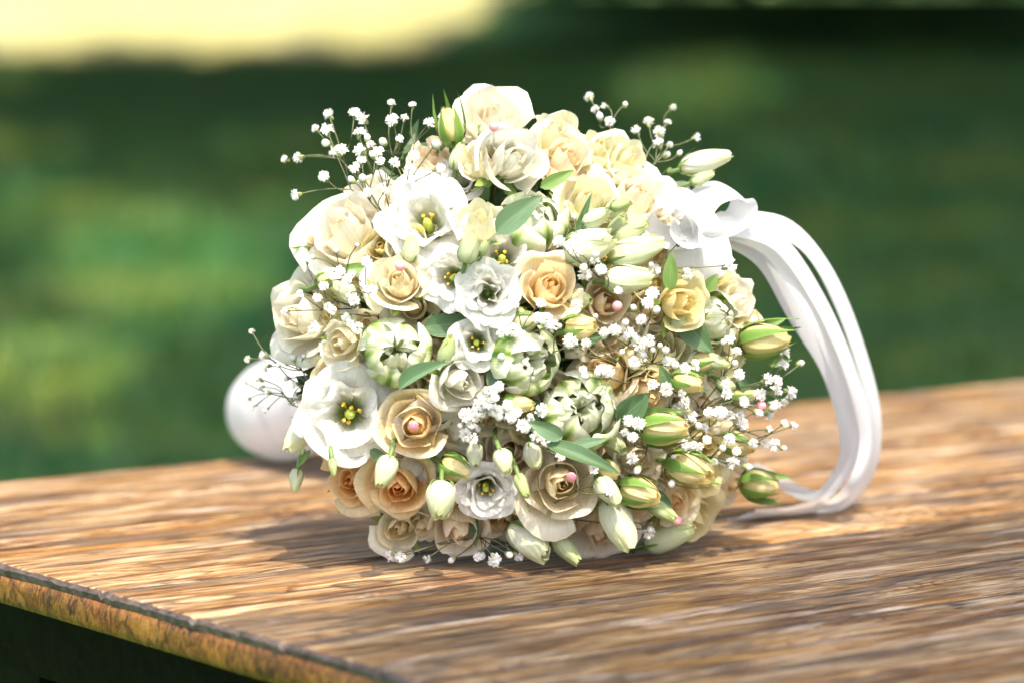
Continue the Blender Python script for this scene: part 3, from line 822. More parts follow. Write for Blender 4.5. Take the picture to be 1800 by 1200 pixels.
def lis_bud(bx, by, tx, ty, toward=0.4, dz=0.012, fat=1.0, green=0.3, label=None, stem=True, opened=0.0, via=None):
    r = nrng()
    o, P, d, Ln = bud_frame('lisianthus_bud', bx, by, tx, ty, toward, dz, label)
    a0 = r.uniform(0, 6.28)
    bodyc = np.array((0.88, 0.87, 0.76)) * (1 - green) + np.array((0.55, 0.66, 0.28)) * green
    tipc = np.array((0.80, 0.82, 0.52)) * (1 - green) + np.array((0.50, 0.60, 0.20)) * green
    for k in range(4):
        phi = a0 + k * 1.6
        f = fat * (1 - 0.05 * k)
        ctrl = ((0.03, 0.02), (0.36 * f, -0.02), (0.34 * f, 0.55), ((0.055 + 0.03 * k + 0.16 * opened) * f, 0.93 + r.normal(0, 0.035)))
        def colf(U, V):
            c = lerp(bodyc, tipc, np.clip((V - 0.7) / 0.3, 0, 1))
            g = np.clip((0.32 - V) / 0.3, 0, 1) * 0.85
            c = c * (1 - g[:, None]) + np.array((0.45, 0.54, 0.18))[None, :] * g[:, None]
            return c
        petal(o, phi, 1.45, ctrl, r, 12, 11, wb=0.7, rnd=0.10, twist=1.25, spiral=0.07, ruf=0.02 + 0.04 * opened, kw=6, curl=0.05 * opened, colf=colf)
    for k in range(5):
        phi = a0 + 0.5 + k * 1.2566 + r.normal(0, 0.1); l = r.uniform(0.22, 0.42)
        out = r.uniform(0.0, 0.14)
        petal(o, phi, 0.26, ((0.03, -0.03), (0.24 * fat, -0.04), (0.30 * fat, l * 0.6), (0.29 * fat + out, l)), r, 4, 6, wb=1.0, rnd=0, taper=0.9,
              colf=lambda U, V: lerp((0.22, 0.34, 0.08), (0.16, 0.26, 0.06), V), mat=SEPAL, name='sepal')
    if stem:
        add_stem(o, P, d, 0.0013, via)
    return o

def rose_bud(bx, by, tx, ty, toward=0.4, dz=0.012, fat=1.0, col='lemon', label=None, sep=0.9):
    r = nrng()
    o, P, d, Ln = bud_frame('rose_bud', bx, by, tx, ty, toward, dz, label)
    a0 = r.uniform(0, 6.28); rim, body, heart, base = PAL[col]
    for k in range(4):
        phi = a0 + k * 1.65; f = fat * (1 - 0.05 * k)
        ctrl = ((0.04, 0.04), (0.46 * f, 0.0), (0.40 * f, 0.6), ((0.06 + 0.03 * k) * f, 0.90 + r.normal(0, 0.03)))
        petal(o, phi, 1.45, ctrl, r, 11, 10, wb=0.7, rnd=0.12, twist=0.8, spiral=0.08, ruf=0.025, kw=5,
              colf=lambda U, V: lerp(base, body, np.clip(V * 1.5, 0, 1)) * (1 - 0.45 * np.clip((V - .8) / .2, 0, 1))[:, None] + np.asarray(heart)[None, :] * (0.45 * np.clip((V - .8) / .2, 0, 1))[:, None])
    for k in range(5):
        phi = a0 + 0.3 + k * 1.2566 + r.normal(0, 0.08); l = sep * r.uniform(0.8, 1.15); out = r.uniform(-0.05, 0.16) * sep
        petal(o, phi, 0.50, ((0.05, -0.02), (0.50 * fat, -0.06), (0.44 * fat, l * 0.55), (0.20 * fat + out, l)), r, 7, 9, wb=0.9, rnd=0, taper=0.75,
              colf=lambda U, V: lerp((0.13, 0.25, 0.045), (0.20, 0.33, 0.07), np.abs(U) ** 2 + V * 0.3), mat=SEPAL, name='sepal')
    V, Fc = tube([(0, 0, -0.06), (0, 0, -0.02), (0, 0, 0.05)], [0.05, 0.13, 0.10], 8)
    mobj('hip', V, Fc, STEM, o)
    add_stem(o, P, d, 0.0016)
    return o

def leaf(bx, by, tx, ty, wpx, dz=0.02, toward=0.2, fold=0.25, bend=0.15, roll=0.0, col=(0.10, 0.19, 0.06), label=None, D=None, name='leaf'):
    r = nrng()
    Dm = (depth((bx + tx) / 2, (by + ty) / 2) - dz) if D is None else D
    k = Dm / F; v = np.array([(tx - bx) * k, -(ty - by) * k]); L2 = np.linalg.norm(v)
    d = v[0] * RIGHT + v[1] * UP - toward * L2 * FWD
    Ln = np.linalg.norm(d); d /= Ln
    side = np.cross(d, -FWD); side /= np.linalg.norm(side); nrm = np.cross(side, d)
    c_, s_ = math.cos(roll), math.sin(roll); side, nrm = c_ * side + s_ * nrm, c_ * nrm - s_ * side
    B = at(bx, by, Dm + toward * L2 * 0.5) - BLOC
    nu, nv = 9, 13; V = []; uv = []
    w = wpx * k * 0.5
    for j in range(nv):
        t = j / (nv - 1); prof = (math.sin(math.pi * min(1, t ** 0.75)) ** 0.75) * (1 - 0.2 * t) + 0.05 * (1 - t)
        for i in range(nu):
            u = -1 + 2 * i / (nu - 1)
            a = u * prof
            off = fold * abs(u) ** 1.4 * prof * w + bend * Ln * (-(t - 0.35) ** 2) + 0.03 * w * math.sin(7 * t + 3 * u)
            V.append(B + d * Ln * t + side * w * a * (1 - 0.15 * fold) + nrm * off); uv.append((u * 0.5 + 0.5, t))
    cc = np.ones((len(V), 3)) * np.asarray(col) * r.uniform(0.9, 1.1)
    o = mobj(name, V, grid_faces(nu, nv), LEAF, bouquet, cols=cc, uvs=uv)
    if label: o['label'] = label
    return o

# ------------------------------------------------------------------ roses
rose(596, 388, 80, 'ivory', (-0.30, 0.50), 0.010, 0.75, 16, 'large ivory rose at the upper left of the bouquet')
rose(510, 552, 72, 'ivory', (-0.60, 0.12), 0.004, 0.6, 17, 'ivory rose facing left at the left edge of the bouquet')
rose(592, 606, 44, 'cream', (-0.40, -0.20), 0.018, 0.05, 12, 'half closed cream rose left of the striped tulip')
rose(580, 662, 42, 'peach', (-0.35, 0.05), 0.0, 0.4, 12, 'small peach rose tucked under the half closed cream rose')
rose(700, 484, 52, 'cream', (-0.05, 0.38), 0.016, 0.35, 16, 'cream rose with pink pearl above the striped tulip')
rose(868, 190, 66, 'ivory', (0.02, 0.62), 0.010, 0.45, 17, 'ivory rose at the very top of the bouquet')
rose(836, 268, 46, 'cream', (-0.35, 0.62), 0.012, 0.25, 12, 'cream rose seen from the side under the topmost rose')
rose(984, 222, 56, 'green', (0.30, 0.66), 0.0, 0.35, 14, 'greenish cream rose behind the white rose near the top')
rose(1005, 268, 62, 'blush', (0.36, 0.45), 0.004, 0.6, 14, 'pale peach rose half hidden right of the white one')
rose(1058, 250, 44, 'green', (0.30, 0.62), -0.006, 0.4, 12)
rose(1112, 268, 48, 'green', (0.55, 0.50), -0.004, 0.4, 13, 'greenish cream rose on the upper right shoulder')
rose(970, 496, 56, 'peach', (0.16, 0.30), 0.018, 0.12, 15, 'cupped apricot rose in the upper centre')
rose(946, 446, 30, 'orange', (0.0, 0.35), 0.002, 0.3, 11)
rose(1070, 530, 50, 'blush', (0.18, 0.05), 0.002, 0.6, 15, 'blush rose with pink pearl right of the apricot rose')
rose(1058, 648, 58, 'peach', (-0.30, 0.25), -0.004, 0.7, 15, 'peach rose behind the tulips right of centre')
rose(1166, 606, 58, 'green', (0.10, 0.40), -0.004, 0.3, 16, 'pale cream rose spiral behind the white sprays')
rose(1148, 700, 46, 'peach', (0.45, -0.35), 0.0, 0.05, 11)
rose(727, 746, 60, 'peach', (-0.06, 0.02), 0.014, 0.22, 15, 'peach rose with pink pearl at its heart, lower left centre')
rose(612, 846, 54, 'orange', (-0.28, -0.12), 0.006, 0.45, 15, 'orange hearted rose under the open lisianthus')
rose(700, 860, 58, 'orange', (-0.06, -0.22), 0.010, 0.35, 15, 'orange hearted rose below the pearl rose')
rose(696, 930, 48, 'cream', (-0.12, -0.10), 0.006, 0.6, 13, 'cream rose at the bottom left touching the table')
rose(806, 942, 56, 'blush', (0.02, -0.58), 0.008, 0.12, 13, 'peach rose nodding down onto the table')
rose(990, 850, 70, 'cream', (0.10, -0.06), 0.014, 0.6, 16, 'large cream rose with pink pearl, lower centre')
rose(895, 790, 62, 'blush', (0.05, 0.10), -0.006, 0.8, 12)
rose(880, 916, 46, 'peach', (0.0, -0.45), -0.002, 0.4, 12)
rose(960, 918, 66, 'cream', (0.10, -0.55), -0.006, 0.8, 13, 'cream rose with spread petals along the bottom')
rose(1058, 944, 58, 'blush', (0.16, -0.50), 0.0, 0.5, 13)
rose(1130, 806, 50, 'cream', (0.35, -0.05), 0.0, 0.2, 12)
rose(1192, 884, 52, 'peach', (0.36, -0.30), 0.0, 0.6, 14, 'peach rose with pearl at the lower right')
rose(1250, 838, 52, 'lemon', (0.60, -0.25), -0.004, 0.5, 13)
rose(1215, 926, 58, 'lemon', (0.30, -0.62), -0.004, 0.7, 12, 'lemon cream rose resting on the table at the lower right')
rose(1210, 532, 50, 'lemon', (0.52, 0.02), 0.018, 0.15, 12, 'opening yellow rose with green sepals on the right')
rose(1312, 532, 46, 'ivory', (0.72, 0.10), -0.006, 0.5, 12, 'ivory rose facing right behind the yellow rose')
rose(1272, 472, 52, 'lemon', (0.66, 0.30), -0.006, 0.6, 12, 'yellow rose under the ribbon bow')
rose(1130, 330, 72, 'ivory', (0.35, 0.55), 0.0, 0.7, 16, 'ivory rose left of the ribbon bow')
rose(1046, 340, 58, 'green', (0.25, 0.50), 0.006, 0.5, 13)
rose(668, 432, 38, 'lemon', (-0.10, 0.10), 0.0, 0.2, 11)
rose(1240, 712, 56, 'blush', (0.60, 0.0), -0.016, 0.5, 12)
rose(1292, 752, 50, 'cream', (0.72, -0.05), -0.016, 0.5, 12)
rose(1296, 852, 44, 'peach', (0.72, -0.35), -0.018, 0.5, 11)
rose(1290, 640, 46, 'green', (0.72, 0.05), -0.014, 0.4, 11)
rose(716, 424, 38, 'green', (-0.10, 0.30), 0.002, 0.1, 11)
rose(700, 795, 40, 'cream', (-0.05, -0.2), -0.012, 0.5, 11)
rose(560, 470, 44, 'ivory', (-0.5, 0.35), -0.010, 0.5, 12)
rose(640, 330, 44, 'ivory', (-0.4, 0.6), -0.012, 0.5, 12)

# ------------------------------------------------------------------ lisianthus
DBL = ((3, 0.32, 0.3), (5, 0.62, 0.6), (5, 0.88, 0.8), (5, 1.0, 1.0))
lisianthus(745, 376, 70, (-0.10, 0.30), 0.010, 0.7, label='open white lisianthus with yellow centre right of the ivory rose')
lisianthus(612, 731, 76, (0.02, -0.05), 0.020, 0.75, label='large open white lisianthus with green throat, left side')
rose(914, 272, 62, 'white', (0.42, 0.30), 0.020, 0.12, 14, 'pure white half open lisianthus near the top', 'lisianthus')
lisianthus(785, 490, 52, (-0.30, -0.05), 0.014, 0.45, label='white lisianthus with yellow throat beside the pearl rose')
lisianthus(856, 514, 54, (0.0, 0.03), 0.018, 0.5, DBL, False, label='double white lisianthus in the centre')
lisianthus(838, 603, 46, (0.0, -0.02), 0.012, 0.5, label='small white lisianthus with amber throat in the centre')
lisianthus(884, 446, 58, (0.05, 0.22), 0.006, 0.6, label='open white lisianthus above the double one')
rose(818, 676, 48, 'white', (0.42, -0.20), 0.014, 0.25, 13, 'white half open lisianthus between tulips and pearl rose', 'lisianthus')
lisianthus(855, 868, 52, (0.02, -0.28), 0.016, 0.4, ((4, 0.5, 0.5), (5, 0.8, 0.8), (5, 1.0, 1.0)), True, label='white lisianthus at the lower centre')
rose(842, 372, 46, 'green', (0.0, 0.72), 0.012, 0.05, 11, 'closed greenish white lisianthus beside the tulip leaf', 'lisianthus')
lisianthus(765, 806, 74, (0.1, -0.62), -0.002, 1.0, center=False, label='white lisianthus petals spread under the pearl rose')
lisianthus(805, 305, 46, (-0.2, 0.6), -0.008, 0.5, center=False)
lisianthus(1200, 350, 46, (0.5, 0.5), -0.012, 0.5, center=False)

# ------------------------------------------------------------------ parrot tulips
tulip(697, 612, 66, (0.10, 0.12), 0.016, 'green striped white tulip, leftmost of the tulips', 0.1)
tulip(946, 636, 66, (0.56, -0.02), 0.016, 'green and white tulip facing right in the centre', 0.1)
tulip(1026, 716, 72, (0.18, 0.14), 0.016, 'white tulip with green base right of centre', 0.3)
tulip(944, 366, 62, (0.15, 0.60), 0.010, 'pale yellow-green tulip near the top behind a leaf', 0.2)
tulip(1272, 556, 46, (0.62, 0.05), 0.004, 'small white tulip with green flames at the right edge', 0.5)

# smaller heads deeper in the gaps
def gap_roses():
    r = np.random.default_rng(55); cnt = 0; pals = ['cream', 'peach', 'blush', 'cream', 'lemon', 'ivory']
    for _ in range(6000):
        px, py = r.uniform(500, 1340), r.uniform(200, 955)
        a, b = rho_xy(px, py)
        if a * a + b * b > (0.5 if px < 1000 or py < 500 else 0.66) or px < 560 or (px < 740 and py < 340): continue
        if all(math.hypot(px - x, py - y) > 0.55 * q + 18 for x, y, q in HEADS):
            rose(px, py, 42, pals[cnt % 6], None, -0.008, 0.2 + 0.5 * r.random(), 11); cnt += 1
            if cnt >= 42: break
gap_roses()
def gap_buds():
    r = np.random.default_rng(77); cnt = 0
    for _ in range(6000):
        px, py = r.uniform(540, 1330), r.uniform(230, 950)
        a, b = rho_xy(px, py)
        if a * a + b * b > 0.6 or (px < 740 and py < 340): continue
        if all(math.hypot(px - x, py - y) > 0.42 * q + 12 for x, y, q in HEADS):
            HEADS.append((px, py, 26)); cnt += 1
            if cnt % 3 == 0: rose(px, py, 26, ('cream', 'peach', 'lemon')[cnt // 3 % 3], None, 0.0, 0.2, 9)
            else:
                an = math.atan2(b, a + 1e-6) + r.normal(0, 0.5); l = r.uniform(32, 48)
                lis_bud(px - math.cos(an) * l / 2, py + math.sin(an) * l / 2, px + math.cos(an) * l / 2, py - math.sin(an) * l / 2, 0.7, 0.004, 1.1, r.uniform(0.1, 0.6))
            if cnt >= 30: break
gap_buds()
# ------------------------------------------------------------------ lisianthus buds  (base -> tip)
LB = [(550, 738, 502, 792, .3, .022, 1.15, .06, 'large cream bud hanging at the far left'), (524, 822, 517, 866, .2, .026, 1.0, .35, 'small yellow bud hanging lowest at the left'),
      (583, 804, 588, 836, .2, .034, .85, .8, None), (686, 800, 668, 858, .4, .040, 1.15, .4, 'pale green bud hanging in front of an orange rose'),
      (776, 846, 774, 912, .5, .030, 1.35, .3, 'greenish white bud left of the lower lisianthus'), (818, 462, 832, 406, .4, .026, 1.1, .5, None),
      (878, 790, 893, 832, .5, .030, 1.3, .35, None), (910, 832, 926, 876, .4, .034, .85, .85, None), (898, 922, 966, 980, .5, .012, 1.05, .2, 'long cream bud pointing down right at the table'),
      (972, 942, 1020, 988, .3, .014, .95, .6, None), (1064, 878, 1112, 964, .5, .022, 1.0, .3, 'long pale green bud right of the large cream rose'),
      (1138, 882, 1192, 912, .4, .018, .85, .75, None), (1132, 958, 1222, 930, .2, .004, .85, .5, None), (1026, 396, 1070, 370, .5, .020, 1.1, .3, None),
      (1074, 366, 1112, 354, .3, .022, .9, .9, None), (996, 446, 1082, 416, .5, .012, 1.25, .2, None), (1080, 422, 1142, 392, .4, .010, .9, .6, None),
      (1074, 458, 1170, 424, .4, .016, .90, .35, 'long pale green bud pointing right towards the bow'), (1064, 494, 1150, 488, .4, .014, 1.05, .25, None),
      (1195, 298, 1292, 268, .1, .010, .72, .12, 'slender white bud standing out at the upper right'), (1214, 322, 1258, 304, .1, .008, .85, .6, None),
      (1048, 842, 1092, 884, .5, .020, 1.1, .35, None), (778, 640, 796, 590, .5, .010, .95, .8, None), (1236, 632, 1282, 640, .5, .002, 1.0, .6, None),
      (845, 448, 858, 420, .5, .022, 1.0, .75, None), (800, 300, 812, 250, .2, .0, 1.1, .4, None), (720, 460, 726, 412, .3, .006, 1.2, .45, None)]
for (bx, by, tx, ty, tw, dz, fat, gr, lab) in LB:
    lis_bud(bx, by, tx, ty, tw, dz, fat, gr, lab, via=(at(566, 752, depth(560, 750)) if lab and 'lowest' in lab else None))
# ------------------------------------------------------------------ rose buds
RB = [(1130, 756, 1212, 748, .4, .018, 1.0, 'lemon', .95, 'green and yellow rose bud beside the right tulip'), (1092, 858, 1162, 872, .5, .020, 1.05, 'lemon', .95, 'green rose bud above the long pale bud'),
      (1174, 812, 1258, 838, .4, .016, .95, 'lemon', .95, 'green and yellow rose bud at the lower right'), (1302, 848, 1372, 852, .2, .0, 1.05, 'lemon', 1.1, 'yellow rose bud standing out at the lower right'),
      (1302, 604, 1392, 590, .3, .004, .95, 'lemon', 1.15, 'green rose bud standing out at the right'), (996, 582, 1052, 568, .5, .014, 1.15, 'lemon', .8, 'yellow rose bud right of the centre tulip'),
      (1182, 668, 1240, 676, .4, .008, 1.0, 'lemon', .9, None), (798, 252, 784, 186, .2, .012, 1.0, 'lemon', 1.2, 'green rose bud left of the topmost rose'),
      (778, 812, 832, 834, .5, .004, 1.15, 'lemon', .9, None), (890, 706, 940, 712, .5, .010, 1.0, 'lemon', .6, None), (900, 566, 950, 562, .5, .006, 1.1, 'green', .9, None),
      (1052, 816, 1092, 836, .4, .010, 1.1, 'lemon', .95, None), (1210, 640, 1262, 628, .4, -.004, 1.0, 'lemon', .95, None), (1285, 700, 1335, 690, .3, -.012, 1.0, 'lemon', .95, None),
      (560, 498, 590, 480, .4, .0, 1.1, 'lemon', .9, None), (1270, 770, 1330, 790, .3, -.008, 1.0, 'lemon', .95, None)]
for (bx, by, tx, ty, tw, dz, fat, col, sp, lab) in RB:
    rose_bud(bx, by, tx, ty, tw, dz, fat, col, lab, sp)

# ------------------------------------------------------------------ leaves
DG = (0.075, 0.15, 0.055); BG = (0.13, 0.22, 0.11); MG = (0.16, 0.27, 0.06)
leaf(872, 408, 952, 344, 52, .040, .1, .35, .15, 0.2, BG, 'broad grey-green tulip leaf over the top tulip')
leaf(700, 682, 786, 632, 40, .034, .3, .9, .25, 0.6, BG, 'curled tulip leaf under the striped tulip')
leaf(1086, 742, 1142, 690, 52, .012, .2, .2, .1, 0.0, DG, 'dark tulip leaf right of the right tulip')
leaf(990, 768, 928, 740, 34, .030, .2, .3, .2, 0.1, BG)
leaf(960, 778, 1090, 826, 36, .040, .2, .5, .2, 0.5, DG, 'long dark tulip leaf above the large cream rose')
leaf(1000, 786, 1068, 770, 22, .036, .2, .3, .1, 0.4, BG)
leaf(1178, 510, 1180, 442, 30, .028, .1, .3, .1, 0.2, MG, 'upright green leaf below the ribbon bow')
leaf(745, 575, 850, 565, 46, .0, .1, .2, .1, 0.0, DG); leaf(1200, 560, 1250, 620, 52, .0, .1, .2, .1, 0.0, DG)
leaf(1010, 420, 1040, 340, 16, .018, .1, .5, .1, 0.0, DG); leaf(1300, 590, 1382, 560, 24, .0, .1, .3, .2, 0.0, MG)
leaf(1310, 830, 1392, 838, 18, .0, .1, .3, .25, 0.2, MG); leaf(1310, 872, 1370, 884, 18, .0, .1, .3, .2, 0.0, MG)
leaf(1120, 728, 1200, 722, 24, .012, .2, .3, .2, 0.0, MG); leaf(1150, 862, 1182, 890, 20, .012, .2, .3, .2, 0.0, DG)
leaf(990, 600, 1070, 590, 30, .004, .2, .3, .2, 0.0, DG); leaf(1240, 512, 1262, 482, 26, .010, .1, .3, .2, 0.0, MG)
leaf(640, 470, 585, 478, 22, .004, .1, .3, .2, 0.0, MG); leaf(632, 760, 622, 820, 22, .008, .1, .3, .2, 0.0, DG)
leaf(870, 640, 866, 700, 30, .006, .2, .3, .2, 0.0, BG); leaf(935, 700, 960, 770, 34, .002, .2, .3, .2, 0.0, DG)
leaf(650, 790, 690, 815, 22, .012, .2, .3, .2, 0.0, DG); leaf(555, 440, 512, 436, 12, .0, .1, .3, .2, 0.0, MG)
leaf(1180, 690, 1160, 640, 26, .002, .1, .3, .2, 0.0, DG); leaf(1330, 700, 1290, 640, 30, -.01, .1, .3, .2, 0.0, DG)
leaf(620, 885, 600, 845, 24, -.01, .1, .3, .2, 0.0, MG); leaf(832, 905, 836, 960, 22, .0, .1, .3, .2, 0.0, DG)
leaf(1350, 640, 1392, 632, 16, -.004, .1, .3, .2, 0.0, MG); leaf(860, 330, 842, 290, 24, .0, .1, .3, .2, 0.0, MG)
leaf(950, 330, 1010, 300, 26, .018, .1, .3, .2, 0.0, MG); leaf(545, 790, 525, 820, 10, .024, .1, .3, .2, 0.0, MG)

# dark filler foliage between and behind the heads
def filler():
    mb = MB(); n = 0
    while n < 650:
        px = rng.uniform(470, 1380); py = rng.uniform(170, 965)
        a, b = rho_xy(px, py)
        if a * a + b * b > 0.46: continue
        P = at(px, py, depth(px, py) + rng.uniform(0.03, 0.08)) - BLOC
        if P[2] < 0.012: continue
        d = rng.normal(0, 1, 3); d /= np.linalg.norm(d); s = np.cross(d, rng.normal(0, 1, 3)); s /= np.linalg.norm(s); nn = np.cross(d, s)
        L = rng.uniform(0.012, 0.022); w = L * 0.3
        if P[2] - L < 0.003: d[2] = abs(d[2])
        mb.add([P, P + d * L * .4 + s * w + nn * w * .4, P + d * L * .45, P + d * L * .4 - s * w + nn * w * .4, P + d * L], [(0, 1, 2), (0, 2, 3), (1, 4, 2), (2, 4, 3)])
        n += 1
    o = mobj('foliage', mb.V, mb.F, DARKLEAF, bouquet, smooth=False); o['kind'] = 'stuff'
filler()

# ------------------------------------------------------------------ gypsophila
def floret_mesh(seed, npet=15):
    r = np.random.default_rng(seed); mb = MB()
    for k in range(npet):
        z = 1 - (k + 0.5) / npet * 1.25; a = k * 2.4 + r.normal(0, 0.25); q = math.sqrt(max(0, 1 - z * z))
        d = np.array([q * math.cos(a), q * math.sin(a), z]); t = np.cross(d, [0.1, 0.2, 1.0]); t /= np.linalg.norm(t) + 1e-9; b = np.cross(d, t)
        L = r.uniform(0.85, 1.1); w = r.uniform(0.28, 0.42); V = []
        for j, s_ in enumerate((0.15, 0.65, 1.0)):
            for i in (-1, 0, 1):
                V.append(d * L * s_ + t * w * i * (0.4, 1.0, 0.95)[j] + b * (0.14 * abs(i) + (0.18 * r.normal() if j == 2 else 0.05 * r.normal())) + d * (-0.12 if (j == 2 and i == 0) else 0))
        mb.add(V, grid_faces(3, 3), 0)
    V, Fc = tube([(0, 0, -1.15), (0, 0, -0.85), (0, 0, -0.30)], [0.10, 0.32, 0.42], 6); mb.add(V, Fc, 1)
    return make_mesh('floret', mb.V, mb.F, None, mats=[FLORET, CALYX], fmat=mb.M, smooth=False)
def bud_mesh(seed):
    r = np.random.default_rng(seed); mb = MB()
    pts = [(0, 0, z) for z in (-0.75, -0.55, -0.2, 0.15, 0.45, 0.62)]
    mb.add(*tube(pts, [0.12, 0.38, 0.55, 0.58, 0.40, 0.10], 8), 0)
    mb.add(*tube([(0, 0, -1.05), (0, 0, -0.8), (0, 0, -0.25)], [0.10, 0.42, 0.585], 8), 1)
    for k in range(5):
        a = k * 1.26; c, s = math.cos(a), math.sin(a)
        mb.add([(0.3 * c - .12 * s, .3 * s + .12 * c, .42), (0.3 * c + .12 * s, .3 * s - .12 * c, .42), (0.12 * c, .12 * s, 0.75)], [(0, 1, 2)], 0)
    return make_mesh('floret', mb.V, mb.F, None, mats=[FLORET, CALYX], fmat=mb.M, smooth=True)
FM = [floret_mesh(s, n) for s, n in ((1, 15), (2, 17), (3, 13), (4, 16), (5, 18))]
BM = [bud_mesh(11), bud_mesh(12)]
def zz(ox, oy, s, pts): return [(ox + x * s, oy + y * s) for x, y in pts]
SPRAYS = {
 'white baby\'s breath spray rising at the upper left': (zz(470, 120, .2834, [(110,565),(195,555),(350,675),(178,785),(380,290),(300,375),(370,385),(360,465),(540,280),(590,315),(570,400),(620,430),(715,455),(575,510),(650,535),(700,575),(585,575),(545,620),(770,220),(900,230),(775,325),(850,310),(820,440),(1005,340),(1085,310),(1045,470),(910,545),(880,630),(790,590),(520,690),(590,680),(730,760),(1075,620),(460,510),(620,770),(420,520),(690,520),(640,480)]), (690, 400), 0.018, 12.0),
 'white baby\'s breath spray at the upper right': (zz(1000, 140, .3, [(120,105),(160,180),(210,155),(330,145),(240,250),(395,300),(468,250),(578,250),(610,165),(530,310),(590,385),(575,440),(650,430),(748,340),(520,375),(180,215)]), (1120, 330), -0.02, 11.0),
 'white baby\'s breath spray in front of the left ivory rose': (zz(400, 420, .2667, [(515,140),(555,120),(715,75),(855,40),(915,150),(740,210),(790,270),(820,230),(635,310),(590,390),(480,360),(380,475),(665,450),(795,375),(835,405),(930,350),(780,520),(810,560),(855,585),(580,580),(555,600),(690,470),(960,330)]), (635, 545), 0.030, 10.5),
 'loose baby\'s breath spray at the far left over the handle': (zz(400, 420, .2667, [(135,790),(240,770),(320,770),(400,810),(330,830),(205,915),(250,840),(110,940),(260,1010),(135,1050),(440,960),(420,1070),(175,1105),(255,1125),(225,975),(385,920),(410,800),(160,610),(430,780),(500,770),(470,1040),(520,1030)]), (560, 690), -0.012, 10.0),
 'white baby\'s breath spray in the centre of the bouquet': (zz(700, 400, .2833, [(725,470),(885,470),(945,605),(1000,610),(1065,705),(1165,715),(715,635),(640,800),(625,985),(650,650),(600,1050),(550,1080),(500,1140),(420,1160),(640,1150),(700,1170),(470,1170),(820,1170),(880,1130),(870,560),(920,575),(600,1000),(560,1010)]) + zz(800, 640, .3083, [(245,125),(280,280),(320,310),(430,300),(490,260),(395,350),(60,290),(110,295),(130,370),(60,400),(100,330),(170,200),(520,430),(460,410),(300,230),(200,240),(150,250),(250,300),(30,350),(100,420),(350,270),(230,260),(600,525)]), (870, 690), 0.020, 12.5),
 'white baby\'s breath spray right of the top tulip': (zz(1000, 400, .2833, [(45,140),(160,200),(200,260),(100,290),(530,265),(695,80),(730,290),(995,235),(305,390),(165,165),(90,250),(510,230),(30,-70),(-60,90),(10,110)]), (1060, 490), 0.024, 12.5),
 'white baby\'s breath spray right of the centre tulip': (zz(1000, 400, .2833, [(350,590),(400,495),(165,550),(45,480),(110,715),(15,705),(220,650),(285,640),(450,570),(545,510),(515,410),(490,470),(440,750),(405,830),(330,770),(565,730),(615,830),(660,850),(600,760),(720,870),(500,700),(460,790),(410,690),(205,880),(100,920),(380,660),(430,720),(520,760),(180,900),(240,890),(90,880)]), (1110, 660), 0.024, 12.0),
 'white baby\'s breath spray at the right edge of the bouquet': (zz(1000, 400, .2833, [(525,970),(610,1000),(705,1030),(780,840),(960,710),(1040,770),(1030,840),(1055,910),(975,970),(975,1030),(1085,1080),(870,1140),(935,1145),(760,1175),(1060,1160),(1000,1165),(1330,770),(1330,850),(1440,840),(1230,940),(1290,950),(1285,1010),(1185,1040),(1375,1020),(1275,1100),(1335,1080),(1180,1150),(1240,1160),(720,1080),(1000,690)]), (1230, 720), 0.014, 12.0),
 'white baby\'s breath spray at the lower right of the bouquet': (zz(1060, 640, .3, [(460,170),(620,285),(690,285),(520,320),(595,370),(820,350),(700,490),(610,440),(480,470),(530,470),(650,570),(760,575),(410,540),(170,545),(200,620),(400,700),(970,380),(950,465),(880,460),(1000,250),(1000,470),(1060,490),(1060,345),(1115,360),(780,510),(740,440),(130,400),(175,425),(210,345),(150,330),(850,600),(740,590),(450,440),(500,500),(560,480),(560,360)]), (1220, 790), 0.018, 11.5),
 'white baby\'s breath spray along the bottom of the bouquet': (zz(800, 640, .3083, [(790,595),(880,735),(860,710),(1100,955),(225,1110),(150,1090),(310,1085),(360,1090),(1110,940)]) + zz(480, 640, .3084, [(670,1090),(730,1095),(880,1105),(1015,1115),(1170,1095),(215,1095+0)][:5]), (900, 880), 0.020, 12.5),
}
